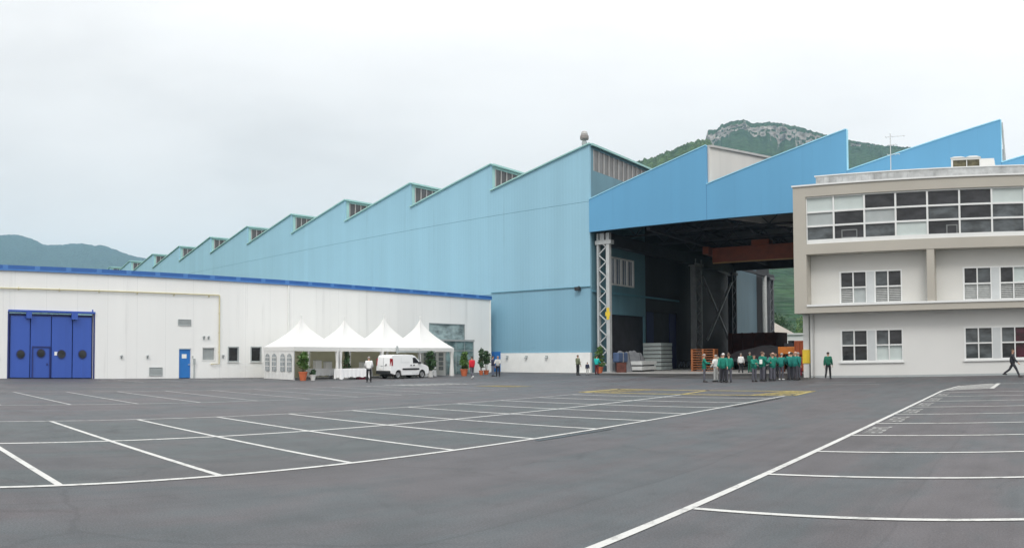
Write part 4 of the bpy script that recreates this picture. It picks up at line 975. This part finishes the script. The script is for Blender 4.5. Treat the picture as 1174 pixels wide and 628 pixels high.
# bicycles by the second column
for k, (x, y) in enumerate(((-37.9, 76.2), (-37.7, 77.6))):
    t = thing('bicycle', ('dark bicycle parked by the stack of grey panels', 'dark bicycle parked nearest the braced hall column')[k], 'bicycle', (x, y, .03), R(80 + 12 * k), 'bicycles parked in the hall')
    for cx in (-.52, .52):
        g = MB(); pts = [(cx + .33 * math.cos(a), 0, .34 + .33 * math.sin(a)) for a in [2 * math.pi * j / 20 for j in range(21)]]; g.tube(pts, .022, 6)
        w = part('wheel', g, M['tyre'], t)
        g = MB()
        for j in range(8): g.bar((cx, 0, .34), (cx + .32 * math.cos(j * .785), 0, .34 + .32 * math.sin(j * .785)), .008)
        part('spokes', g, M['alu'], w)
    g = MB()
    for a, b in (((-.52, .34), (-.05, .36)), ((-.05, .36), (-.18, .85)), ((-.52, .34), (-.18, .80)), ((-.05, .36), (.36, .80)), ((-.17, .78), (.36, .85)), ((.36, .92), (.52, .34))): g.bar((a[0], 0, a[1]), (b[0], 0, b[1]), .035)
    part('frame', g, M['greyblue'], t)
    g = MB(); g.box(-.32, -.06, -.06, .06, .9, .95); part('saddle', g, M['black_plastic'], t, bev=.02)
    g = MB(); g.bar((.34, -.27, 1.02), (.34, .27, 1.02), .03); g.bar((.36, 0, .9), (.34, 0, 1.02), .03); part('handlebar', g, M['black_plastic'], t)
# pallets
t = thing('pallet_stack', 'stack of orange wooden pallets just inside the hall', 'pallet stack', (-31.4, 68.2, .03), R(8))
for i in range(9):
    z = i * .245; g = MB()
    for k in range(5): g.box(-1.25, 1.25, -.6 + k * .28, -.6 + k * .28 + .16, z + .19, z + .225)
    for x in (-1.2, -.07, 1.06): g.box(x, x + .16, -.58, .66, z + .03, z + .19)
    for k in (0, 2, 4): g.box(-1.25, 1.25, -.6 + k * .28, -.6 + k * .28 + .14, z, z + .03)
    part('pallet', g, M['wood'], t)
# big dark steelwork behind the crowd
t = thing('steel_girder_block', 'long dark rust steel box section lying on the hall floor', 'steel section', (-32.2, 92, .03), R(-4))
g = MB(); g.box(-6, .9, -1.8, 1.8, .5, 4.3); part('box_section', g, M['rust_dark'], t, bev=.04)
g = MB()
for x in (-5.5, -4, -2.5, -1, .5): g.box(x, x + .2, -1.95, -1.81, .5, 4.35)
part('rib', g, M['rust_dark'], t)
g = MB(); g.box(-4.6, -4, -1.7, 1.7, 0, .5); g.box(-.2, .4, -1.7, 1.7, 0, .5); part('trestle', g, M['dark_steel'], t)
t = thing('flatbed_trailer', 'dark grey low trailer with a sloping load behind the crowd', 'trailer', (-28.3, 74, .03), R(-3))
g = MB(); g.box(-4.6, 4.4, -1.2, 1.2, .85, 1.15); part('bed', g, M['hall_grey'], t, bev=.02)
g = MB(); g.prism([(-3.6, 1.16), (4, 1.16), (4, 2.05), (1.5, 2.5), (-1.5, 1.9)], 1, -1.05, 1.05); part('load', g, mat('dark_load', (.06, .05, .055), .6, .2), t, bev=.02)
g = MB(); g.box(-4.4, 4.2, -.5, .5, .55, .849); part('chassis', g, M['dark_steel'], t)
for x in (-3.4, -2.5, 3.0):
    for s in (-1, 1):
        g = MB(); n_ = 18
        for r, d in ((.15, -.12), (.46, -.12), (.5, -.06), (.5, .06), (.46, .12), (.15, .12)): g.v += [(x + r * math.cos(2 * math.pi * j / n_), s * 1.0 + d, .5 + r * math.sin(2 * math.pi * j / n_)) for j in range(n_)]
        g.f += [(i * n_ + j, i * n_ + (j + 1) % n_, (i + 1) * n_ + (j + 1) % n_, (i + 1) * n_ + j) for i in range(5) for j in range(n_)] + [tuple(range(n_)), tuple(range(5 * n_, 6 * n_))]
        part('wheel', g, M['tyre'], t)
# orange machine and boxes at the hall's right edge
t = thing('orange_carrier', 'orange steel carrier frame behind the green-jacketed group', 'carrier', (-21.1, 64.5, .03), R(-12))
g = MB(); g.box(-1.1, 1.0, -.5, .5, 1.6, 2.25); part('beam', g, M['orange'], t, bev=.03)
g = MB(); g.box(-1.05, .95, -.4, .4, .85, 1.05); part('lower_beam', g, M['orange_red'], t, bev=.02)
g = MB()
for x in (-1.0, 0, .9): g.box(x - .08, x + .08, -.45, .45, 0, 1.6)
part('leg', g, M['orange_red'], t)
g = MB(); g.box(-.5, .5, -.4, .4, 2.26, 2.55); g.box(-.2, .2, -.25, .25, 2.55, 2.8); part('drive_unit', g, M['dark_steel'], t, bev=.04)
for k, (z, lb) in enumerate(((.03, 'steel crate with bright orange ribs at the bottom of the stack by the office corner'), (1.40, 'plain orange-red steel crate topmost of the stack by the office corner'))):
    t = thing('steel_crate', lb, 'crate', (-19.25, 62.3, z), R(3 * k - 3), 'steel crates stacked by the office corner')
    g = MB(); g.box(-.62, .62, -.6, .6, .14, 1.25); part('body', g, M['orange_red'], t, bev=.02)
    g = MB()
    for x in (-.64, -.25, .17, .56): g.box(x, x + .08, -.64, -.601, .12, 1.24)
    g.box(-.64, .64, -.645, -.6, 1.25, 1.36); part('rib', g, M['orange'] if k < 1 else M['orange_red'], t)
    g = MB(); g.box(-.6, -.42, -.5, .5, 0, .14); g.box(.42, .6, -.5, .5, 0, .14); part('foot', g, M['dark_steel'], t)
t = thing('pallet_truck', 'dark red hand pallet truck standing on end by the office corner', 'pallet truck', (-16.35, 51.3, 0), R(20))
g = MB(); g.box(-.30, -.10, -.1, .1, .12, 1.25); g.box(.12, .32, -.1, .1, .12, 1.25); g.box(-.32, .34, -.14, .0, .45, .7); part('fork', g, M['red_paint'], t, bev=.02)
g = MB(); g.tube([(0, .1, .6), (0, .28, 1.2), (0, .34, 1.5)], .03, 8); g.tube([(-.2, .34, 1.5), (.2, .34, 1.5)], .03, 8); part('handle', g, M['red_paint'], t)
for x in (-.2, .22):
    g = MB(); g.tube([(x - .05, 0, .09), (x + .05, 0, .09)], .09, 12); part('wheel', g, M['tyre'], t)

# ---------------------------------------------------------------- beyond the hall: house, store, trees
t = thing('house', 'pale house with a hipped tile roof seen through the hall', 'house', (-61, 165, 0))
g = MB(); g.holed(1, 160, 160.3, -67, -54.6, 0, 5.2, [(-60 + 2.2 * i, -59 + 2.2 * i, 3.4, 4.7) for i in range(3)]); g.box(-54.9, -54.6, 160.31, 170, 0, 5.2); g.box(-67, -66.7, 160.31, 170, 0, 5.2); wpart('wall', g, M['house_wall'], t)
g = MB(); e = [(-67.8, 159.2, 5.2), (-53.2, 159.2, 5.2), (-53.2, 170.8, 5.2), (-67.8, 170.8, 5.2), (-63, 165, 8.9), (-58.5, 165, 8.9)]
g.add(e, [(0, 1, 5, 4), (1, 2, 5), (2, 3, 4, 5), (3, 0, 4), (0, 3, 2, 1)]); wpart('roof', g, M['roof_tile'], t)
for i in range(3):
    g = MB(); g.box(-60 + 2.2 * i, -59 + 2.2 * i, 160.12, 160.16, 3.4, 4.7); wpart('window', g, M['glass_slate'], t)
t = thing('storehouse', 'low white storehouse behind the orange crates', 'storehouse', (-40, 132, 0))
g = MB(); g.box(-46.5, -30, 130, 137, 0, 4.9); wpart('wall', g, M['white_trim'], t)
g = MB(); g.box(-46.8, -29.8, 129.7, 137.3, 4.9, 5.15); wpart('roof', g, M['joint'], t)
g = MB(); g.box(-40.6, -38.2, 129.96, 129.995, .02, 2.8); wpart('door', g, M['shutter_grey'], t)
def tree(x, y, h, w, label, leafm, seed):
    t = thing('tree', label, 'tree', (x, y, 0), 0, 'trees beyond the hall')
    g = MB(); g.tube([(0, 0, -.2), (.1, .05, h * .3), (.05, -.1, h * .62)], [w * .09, w * .06, w * .02], 8)
    rnd = random.Random(seed); cl = []
    for i in range(9):
        a = i * 2.4 + seed; zz = h * (.42 + .5 * (i / 9)); rr = w * .6 * (1 - .55 * i / 9)
        p = (rr * math.cos(a), rr * math.sin(a), zz); cl.append(p); g.tube([(.05, 0, h * .3 + i * h * .03), (p[0] * .6, p[1] * .6, zz - h * .06), p], [w * .03, w * .02, .02], 5)
    part('trunk', g, M['bark'], t)
    g = MB()
    for i, p in enumerate(cl + [(0, 0, h * .7)]): leaves(g, p, (w * .48, w * .48, h * .17), 200, .3, seed * 20 + i)
    part('crown', g, M[leafm], t)
for i, a in enumerate(((-56, 188, 12, 6, 'bright green tree rising behind the house roof', 'leaf_tree', 31), (-50.5, 176, 8.5, 5, 'rounded green tree right of the house', 'leaf', 32), (-47, 170, 7.8, 5, 'bushy light green tree above the white storehouse', 'leaf_tree', 33),
                       (-43.5, 178, 8.2, 5, 'dark green tree behind the storehouse roof', 'leaf_dark', 34), (-66, 190, 13, 6, 'tall dark tree left of the house', 'leaf_dark', 35))): tree(*a)

# ---------------------------------------------------------------- people
def skin_mesh(name, joints, edges, root, mats, sub=2):
    me = bpy.data.meshes.new('tmp'); me.from_pydata([j[0] for j in joints], edges, [])
    o = bpy.data.objects.new('tmp', me); col.objects.link(o)
    md = o.modifiers.new('s', 'SKIN'); md.use_smooth_shade = True
    for k, sv in enumerate(me.skin_vertices[0].data):
        r = joints[k][1]; sv.radius = r if isinstance(r, tuple) else (r, r); sv.use_root = (k == root)
    ss = o.modifiers.new('d', 'SUBSURF'); ss.levels = sub; ss.render_levels = sub
    dg = bpy.context.evaluated_depsgraph_get(); dg.update()
    out = bpy.data.meshes.new_from_object(o.evaluated_get(dg)); out.name = name
    bpy.data.objects.remove(o); bpy.data.meshes.remove(me)
    out.materials.clear()
    for m in mats: out.materials.append(m)
    for p in out.polygons: p.use_smooth = True
    return out
def rotx(v, a): c, s = math.cos(a), math.sin(a); return Vector((v[0], v[1] * c - v[2] * s, v[1] * s + v[2] * c))
def person(x, y, face, label, top='green', bottom='trousers', hair='hair_dark', h=1.75, stride=0., armL=(5, 8, 12), armR=(5, 8, 12), lean=0, coat=.03, shoes='shoe', hold=None, turn=0, shirt=None, spread=.10, group=None, bulk=1.05):
    """face: heading in degrees (0 looks along -Y, i.e. towards the camera side); arm = (forward swing, sideways, elbow bend) in degrees"""
    s = h / 1.75
    t = thing('person', label, 'person', (x, y, 0), R(face), group)
    t.scale = (s * bulk, s * bulk, s)
    if top in ('green', 'teal'): coat = max(coat, .10)
    # joints: front is -Y
    leg = {}
    for sg, st in ((-1, stride), (1, -stride)):
        hip = Vector((sg * .09, 0, .92)); th = R(st); kb = R(8 if st == 0 else (6 if st > 0 else 28)) if stride else R(2)
        knee = hip + rotx((sg * spread * .15, 0, -.44), -th); ank = knee + rotx((sg * spread * .12, 0, -.41), -th + kb)
        leg[sg] = [hip, knee, ank, ank + Vector((sg * .02, -.15, -.045))]
    low = min(leg[-1][2].z, leg[1][2].z); dz = .075 - low
    for sg in leg: leg[sg] = [p + Vector((0, 0, dz)) for p in leg[sg]]
    up = Vector((0, 0, dz)); ln = R(lean)
    def T(p): return rotx(Vector(p) - Vector((0, 0, .95)), ln) + Vector((0, 0, .95)) + up
    pel, wai, che, nk = T((0, 0, .95)), T((0, .005, 1.10)), T((0, .01, 1.30)), T((0, .015, 1.47))
    hd = [T((0, .0, 1.535)), T((0, -.012, 1.60)), T((0, -.01, 1.67)), T((0, .0, 1.715))]
    arm = {}
    for sg, (fw, sd, el) in ((-1, armL), (1, armR)):
        sh = T((sg * .18, .015, 1.40)); d = rotx((math.sin(R(sd)) * sg, 0, -math.cos(R(sd))), -R(fw) + ln); e = sh + d * .28
        inn = -.18 * sg if el > 45 else -.03 * sg
        d2 = rotx((math.sin(R(sd)) * sg + inn, 0, -math.cos(R(sd))), -R(fw + el) + ln).normalized(); w = e + d2 * .25
        arm[sg] = [sh, e, w, w + d2 * .08, d2]
    # body: one continuous surface with fingers
    J = [(pel, .10)]; E = []
    def add(p, r, par): J.append((p, r)); E.append((par, len(J) - 1)); return len(J) - 1
    a = add(wai, .095, 0); c_ = add(che, .105, a); n_ = add(nk, .055, c_); k = n_
    for p, r in zip(hd, (.058, (.078, .088), (.08, .094), .055)): k = add(p, r, k)
    for sg in (-1, 1):
        q = add(leg[sg][0], .085, 0); q = add(leg[sg][1], .055, q); q = add(leg[sg][2], .038, q); q = add(leg[sg][3], .03, q)
        q = add(arm[sg][0], .05, c_); q = add(arm[sg][1], .038, q); q = add(arm[sg][2], .026, q); q = add(arm[sg][3], (.034, .02), q)
        d2 = arm[sg][4]; sx = Vector((1, 0, 0)); base = arm[sg][3]
        for f, (off, ln_) in enumerate(((-.03, .07), (-.01, .085), (.01, .08), (.03, .062))):
            b = base + Vector((0, off, 0)) + d2 * .03 if abs(d2.z) > .5 else base + Vector((off, 0, 0)) + d2 * .03
            q1 = add(b, .010, q); q2 = add(b + d2 * ln_ * .5 + Vector((-sg * .006, 0, 0)), .009, q1); add(b + d2 * ln_ + Vector((-sg * .02, 0, 0)), .007, q2)
        q1 = add(arm[sg][2] + d2 * .03 + Vector((0, -.03, 0)), .011, q - 0); add(arm[sg][2] + d2 * .075 + Vector((-sg * .01, -.045, 0)), .009, q1)
    body = bpy.data.objects.new('body', skin_mesh('body', J, E, 0, [M['skin']], 1)); col.objects.link(body); body.parent = t
    # face: nose, eyes, ears as one small mesh on the head
    g = MB(); H = hd[2]
    g.add([H + Vector(v) for v in ((-.014, -.088, -.045), (.014, -.088, -.045), (0, -.118, -.05), (0, -.09, .005))], [(0, 1, 2), (0, 2, 3), (1, 3, 2)])
    for sg in (-1, 1): g.lathe([(.004, -.03), (.02, -.01), (.016, .03), (.004, .035)], H + Vector((sg * .082, .01, -.02)), 6)
    bm = bmesh.new(); bm.from_mesh(body.data); me2 = bpy.data.meshes.new('f'); me2.from_pydata([tuple(v) for v in g.v], [], g.f); bm.from_mesh(me2); bm.to_mesh(body.data); bm.free(); bpy.data.meshes.remove(me2)
    for p in body.data.polygons: p.use_smooth = True
    g = MB()
    for sg in (-1, 1): g.lathe([(.002, -.008), (.011, 0), (.002, .008)], H + Vector((sg * .032, -.088, .0)), 8)
    part('eye', g, M['hair_dark'], t)
    g = MB(); g.box(H.x - .024, H.x + .024, H.y - .093, H.y - .085, H.z - .082, H.z - .074); part('mouth', g, M['red_paint'], t)
    # hair cap
    g = MB(); nr, ns = 7, 14
    for i in range(nr):
        ph = i / (nr - 1) * R(104)
        for j in range(ns):
            th = 2 * math.pi * j / ns; back = max(0, math.sin(th)); p2 = ph * (1 if back > .1 else .62) 
            g.v.append(H + Vector((.093 * math.sin(p2) * math.cos(th), .008 + .108 * math.sin(p2) * math.sin(th), -.005 + .088 * math.cos(p2) - (.012 if i == nr - 1 else 0))))
    g.f += [(i * ns + j, i * ns + (j + 1) % ns, (i + 1) * ns + (j + 1) % ns, (i + 1) * ns + j) for i in range(nr - 1) for j in range(ns)]
    part('hair', g, M[hair], t, smooth=True)
    # jacket / shirt
    J = [(wai, (.185, .13))]; E = []
    hem = T((0, .005, .88 - coat)); q = add(T((0, .005, .98)), (.185, .135), 0); add(hem, (.182 + coat * .1, .135 + coat * .1), q)
    c_ = add(che, (.195, .14), 0); add(T((0, .015, 1.455)), (.085, .07), c_)
    for sg in (-1, 1):
        q = add(arm[sg][0], .09, c_); q = add(arm[sg][1], .072, q); q = add((arm[sg][1] + arm[sg][2]) / 2, .062, q); add(arm[sg][2], .05, q)
    tm = M[top]
    o = bpy.data.objects.new('jacket', skin_mesh('jacket', J, E, 0, [tm], 2)); col.objects.link(o); o.parent = t
    if shirt:
        g = MB(); g.add([che + Vector(v) for v in ((-.05, -.125, .13), (.05, -.125, .13), (.012, -.142, -.12), (-.012, -.142, -.12))], [(0, 1, 2, 3)]); part('shirt_front', g, M[shirt], t)
    # trousers
    J = [(pel + Vector((0, .005, -.01)), (.155, .115))]; E = []
    add(wai + Vector((0, 0, -.03)), (.15, .11), 0)
    for sg in (-1, 1):
        q = add(leg[sg][0] + Vector((0, 0, -.06)), .098, 0); q = add((leg[sg][0] + leg[sg][1]) / 2, .09, q); q = add(leg[sg][1], .074, q); q = add((leg[sg][1] + leg[sg][2]) / 2, .068, q); add(leg[sg][2] + Vector((0, 0, .0)), .064, q)
    o = bpy.data.objects.new('trousers', skin_mesh('trousers', J, E, 0, [M[bottom]], 2)); col.objects.link(o); o.parent = t
    for sg in (-1, 1):
        a_, b_ = leg[sg][2], leg[sg][3]; g = MB()
        g.tube([a_ + Vector((0, .07, -.035)), a_ + Vector((0, .02, -.02)), (a_ + b_) / 2 + Vector((0, 0, -.01)), b_ + Vector((0, .0, .0)), b_ + Vector((0, -.05, -.005))], [.03, .052, .048, .042, .02], 10)
        part('shoe', g, M[shoes], t, smooth=True)
    if hold == 'paper':
        w = arm[1][3]; g = MB(); g.box(w.x - .2, w.x + .02, w.y - .10, w.y - .085, w.z - .03, w.z + .26)
        p = make('paper_sheet', g, M['paper']); p.location = t.location; p.rotation_euler = t.rotation_euler; p.scale = t.scale
        tag(p, 'white paper sheet held by the ' + label.split(' ', 1)[1] if len(label.split()) < 10 else 'white sheet of paper in the hands of the ' + ' '.join(label.split()[1:8]), 'paper')
    return t
G1 = 'people in green jackets before the hall'
person(-39.07, 32.54, 228, 'waiter in white shirt and black trousers seen from behind by the van', 'white', 'black', 'hair_grey', 1.72, 0, (12, 10, 50), (12, 10, 50))
person(-39.1, 42.84, 250, 'walking person in a bright red jacket and dark trousers', 'red', 'trousers', 'hair_dark', 1.72, 17, (18, 8, 15), (-18, 8, 20), shoes='shoe_white')
person(-41.6, 48.2, 150, 'dark jacketed person in grey-blue trousers at the white wall corner', 'navy', 'greyblue', 'hair_dark', 1.72)
person(-40.7, 47.8, 30, 'person in pale top and black trousers facing the corner', 'palegrey', 'black', 'hair_grey', 1.72, armL=(25, 8, 60), armR=(25, 8, 60))
person(-37.1, 54.3, 160, 'person in khaki jacket and black trousers before the white plinth', 'khaki', 'black', 'hair_brown', 1.76, armR=(20, 6, 70))
person(-36.7, 55.2, 200, 'small child in pale clothes beside the khaki jacket', 'navy', 'palegrey', 'hair_brown', 1.12)
person(-36.3, 56.1, 180, 'person in a bright turquoise top and maroon trousers by the clay pot', 'turquoise', 'maroon', 'hair_dark', 1.70, armL=(18, 10, 60), armR=(18, 10, 60))
person(-19.75, 42.86, 115, 'bald-looking grey-haired person in long green coat at the left of the group', 'green', 'trousers', 'hair_grey', 1.76, 0, (30, 5, 60), (30, 5, 60), 0, .2, group=G1)
person(-19.25, 43.5, 250, 'person in white jacket and pale trousers between two green jackets', 'white', 'palegrey', 'hair_grey', 1.70, 0, (20, 8, 70), (10, 8, 30), shirt='navy')
person(-18.75, 43.3, 170, 'dark-haired person in green half hidden by a white-haired one', 'green', 'trousers', 'hair_dark', 1.74, group=G1)
person(-18.25, 42.4, 190, 'white-haired person in green jacket with hands behind the back', 'green', 'black', 'hair_white', 1.80, 0, (-22, 12, -10), (-22, 12, -10), 0, .06, spread=.2, group=G1)
person(-24.7, 61.3, 190, 'person in white shirt and black trousers standing deep in the hall mouth', 'white', 'black', 'hair_grey', 1.75, 8)
person(-24.1, 61.9, 160, 'tall person in dark green overalls inside the hall mouth', 'darkgreen', 'darkgreen', 'hair_grey', 1.84, 0, (25, 6, 60), (25, 6, 60))
person(-16.75, 43.75, 60, 'dark-haired person in green reading a sheet at the edge of the big group', 'green', 'trousers', 'hair_dark', 1.66, 0, (30, 6, 65), (30, 6, 65), hold='paper', group=G1)
person(-16.45, 44.4, 150, 'tall broad person in green with grey trousers next to the reader', 'green', 'trousers', 'hair_brown', 1.86, 0, (20, 8, 60), (25, 8, 60), 0, .14, group=G1, bulk=1.16)
person(-16.55, 46.4, 0, 'person in grey suit facing us between the green jackets', 'greyblue', 'trousers', 'hair_brown', 1.76, 0, (20, 6, 55), (10, 6, 30), shirt='white')
person(-16.2, 45.7, 200, 'person in green with pink bare head in the middle of the big group', 'green', 'charcoal', 'hair_bald', 1.78, 0, (15, 16, 40), (18, 12, 60), hold='paper', group=G1, bulk=1.1)
person(-16.9, 48.2, 20, 'person in maroon jacket at the back of the big group', 'maroon', 'black', 'hair_brown', 1.74, 0, (10, 6, 20), (10, 6, 20))
person(-15.7, 48.6, 10, 'person in black jacket at the very back of the big group', 'black', 'trousers', 'hair_brown', 1.74)
person(-15.85, 46.3, 170, 'person in teal-green jacket and white shoes leaning a little forward', 'teal', 'trousers', 'hair_grey', 1.76, 0, (25, 8, 60), (25, 8, 60), 8, 0, 'shoe_white', group=G1)
person(-15.45, 46.9, 215, 'white-haired person in green jacket second from the office corner', 'green', 'trousers', 'hair_white', 1.82, 0, (12, 10, 40), (12, 10, 30), 4, .05, group=G1)
person(-15.15, 46.3, 185, 'wide-backed person in teal-green jacket standing near the office corner', 'teal', 'charcoal', 'hair_dark', 1.80, 0, (15, 14, 45), (15, 14, 45), 3, .06, group=G1, bulk=1.22)
person(-14.95, 47.1, 250, 'person in teal-green jacket nearest the yellow corner guard', 'teal', 'trousers', 'hair_grey', 1.78, 0, (20, 6, 50), (20, 6, 50), 0, .04, group=G1)
person(-18.1, 42.9, 215, 'slim person in green at the right edge of the smaller group', 'green', 'trousers', 'hair_brown', 1.76, 0, (8, 9, 20), (20, 8, 60), 0, .12, group=G1)
person(-17.3, 46.9, 200, 'person in green jacket seen over the shoulder of the reader', 'darkgreen', 'charcoal', 'hair_grey', 1.80, 0, (12, 10, 40), (15, 10, 60), group=G1)
person(-15.95, 44.9, 235, 'stocky person in green with arms akimbo in the front row of the big group', 'green', 'trousers', 'hair_brown', 1.72, 0, (-8, 32, 75), (-8, 32, 75), 0, .12, group=G1, bulk=1.15)
person(-14.75, 45.9, 160, 'tall slim person in pale teal jacket at the right end of the big group', 'teal', 'charcoal', 'hair_bald', 1.83, 0, (10, 8, 20), (22, 8, 70), 2, .06, group=G1)
person(-17.6, 49.6, 330, 'person in white shirt facing us at the back of the big group', 'white', 'trousers', 'hair_dark', 1.75, 0, (20, 8, 60), (5, 8, 10))
person(-29.3, 66.5, 20, 'person in beige top in the dark behind the pallets', 'sand', 'rust', 'hair_dark', 1.70)
person(-30.2, 71.5, 340, 'person in black standing in the dark hall near the trailer', 'black', 'black', 'hair_grey', 1.86, armL=(10, 40, 10))
person(-13.05, 47.6, 185, 'person in dark green jacket walking alone along the office wall', 'darkgreen', 'black', 'hair_dark', 1.77, 9, (10, 7, 15), (-10, 7, 15))
person(-1.05, 46.5, 95, 'striding person in dark suit with pinkish head before the office', 'suit', 'suit', 'hair_brown', 1.79, 27, (22, 6, 20), (-22, 6, 25))

# ---------------------------------------------------------------- haze
HZ = bpy.data.materials.new('haze_air'); HZ.use_nodes = True
nt = HZ.node_tree; nt.nodes.clear(); o = nt.nodes.new('ShaderNodeOutputMaterial'); pv = nt.nodes.new('ShaderNodeVolumePrincipled')
pv.inputs['Color'].default_value = (.50, .76, .97, 1); pv.inputs['Density'].default_value = .000125; pv.inputs['Anisotropy'].default_value = .1
nt.links.new(pv.outputs[0], o.inputs['Volume'])
g = MB(); g.box(-5000, 1750, -400, 3000, -1.3, 720)
hz = make('haze', g, HZ); hz['kind'] = 'stuff'; hz['label'] = 'pale damp haze in the air'

# ---------------------------------------------------------------- sky, sun, camera
w = bpy.data.worlds.new('World'); sc.world = w; w.use_nodes = True; nt = w.node_tree; nt.nodes.clear()
out = nt.nodes.new('ShaderNodeOutputWorld'); bg = nt.nodes.new('ShaderNodeBackground'); nt.links.new(bg.outputs[0], out.inputs[0])
EL, AZ = 48., 150.
tc = nt.nodes.new('ShaderNodeTexCoord'); sp = nt.nodes.new('ShaderNodeSeparateXYZ'); nt.links.new(tc.outputs['Generated'], sp.inputs[0])
sky = N(nt, 'ShaderNodeTexSky', sky_type='NISHITA', sun_disc=False); sky.sun_elevation = R(EL); sky.sun_rotation = R(AZ)
skm = N(nt, 'ShaderNodeVectorMath', operation='SCALE'); skm.inputs[3].default_value = .08; nt.links.new(sky.outputs[0], skm.inputs[0])
# overcast deck: dim at the horizon, three times brighter overhead
base = ramp(nt, sp.outputs['Z'], [(0., (.985, .93, .885)), (.12, (.96, .922, .888)), (.32, (.955, .935, .918)), (1., (1., .995, .985))])
br = ramp(nt, sp.outputs['Z'], [(0., 1.0 / 2.6), (.2, 1.0 / 2.6), (.36, 1.12 / 2.6), (.6, 1.75 / 2.6), (1., 1.)])
mp = nt.nodes.new('ShaderNodeMapping'); mp.inputs['Scale'].default_value = (1., 1., 3.2); nt.links.new(tc.outputs['Generated'], mp.inputs[0])
cl = ramp(nt, noise_n(nt, mp.outputs[0], 2.3, 6, .5), [(.33, .90), (.5, 1.0), (.67, 1.06)])
# brighter towards the right, where the cloud is thin
dot = N(nt, 'ShaderNodeVectorMath', operation='DOT_PRODUCT'); dot.inputs[1].default_value = (.85, .52, 0); nt.links.new(tc.outputs['Generated'], dot.inputs[0])
dr = ramp(nt, N(nt, 'ShaderNodeMath', operation='MULTIPLY_ADD').outputs[0], [(0, .90), (1, 1.15)])
ma = dr.node.inputs[0].links[0].from_node; ma.inputs[1].default_value = .55; ma.inputs[2].default_value = .5; nt.links.new(dot.outputs['Value'], ma.inputs[0])
cc = mixc(nt, base, br, 1., 'MULTIPLY'); cc = mixc(nt, cc, cl, 1., 'MULTIPLY'); cc = mixc(nt, cc, dr, 1., 'MULTIPLY')
sc2 = N(nt, 'ShaderNodeVectorMath', operation='SCALE'); sc2.inputs[3].default_value = 2.6; nt.links.new(cc, sc2.inputs[0])
fin = mixc(nt, sc2.outputs[0], skm.outputs[0], .06); nt.links.new(fin, bg.inputs['Color']); bg.inputs['Strength'].default_value = 1.

sl = bpy.data.lights.new('sun', 'SUN'); sl.energy = 1.5; sl.angle = R(18); sl.color = (1., .97, .93)
so = bpy.data.objects.new('sun', sl); col.objects.link(so)
d = Vector((math.sin(R(AZ)) * math.cos(R(EL)), math.cos(R(AZ)) * math.cos(R(EL)), math.sin(R(EL))))
so.rotation_euler = d.to_track_quat('Z', 'Y').to_euler(); so.location = (0, 0, 60)

cd = bpy.data.cameras.new('camera'); cam = bpy.data.objects.new('camera', cd); col.objects.link(cam); sc.camera = cam
cam.matrix_world = Matrix(((0.773399, 0.022496, 0.63352, 0), (0.633897, -0.01901, -0.773184, 0), (-0.00535, 0.999566, -0.028962, 1.8244), (0, 0, 0, 1)))
cd.type = 'PANO'; cd.panorama_type = 'CENTRAL_CYLINDRICAL'
F = 864.084
cd.central_cylindrical_range_u_min = -587 / F; cd.central_cylindrical_range_u_max = 587 / F
cd.central_cylindrical_range_v_min = -(628 - 381.477) / F; cd.central_cylindrical_range_v_max = 381.477 / F
cd.central_cylindrical_radius = 1.
cd.clip_start = .1; cd.clip_end = 12000

sc.render.engine = 'CYCLES'
try:
    sc.cycles.use_denoising = True; sc.cycles.max_bounces = 6; sc.cycles.volume_bounces = 1; sc.cycles.diffuse_bounces = 4
except Exception: pass
vs = sc.view_settings
sc.display_settings.display_device = 'sRGB'; vs.view_transform = 'Standard'; vs.look = 'None'; vs.exposure = 0; vs.gamma = 1; vs.use_curve_mapping = False
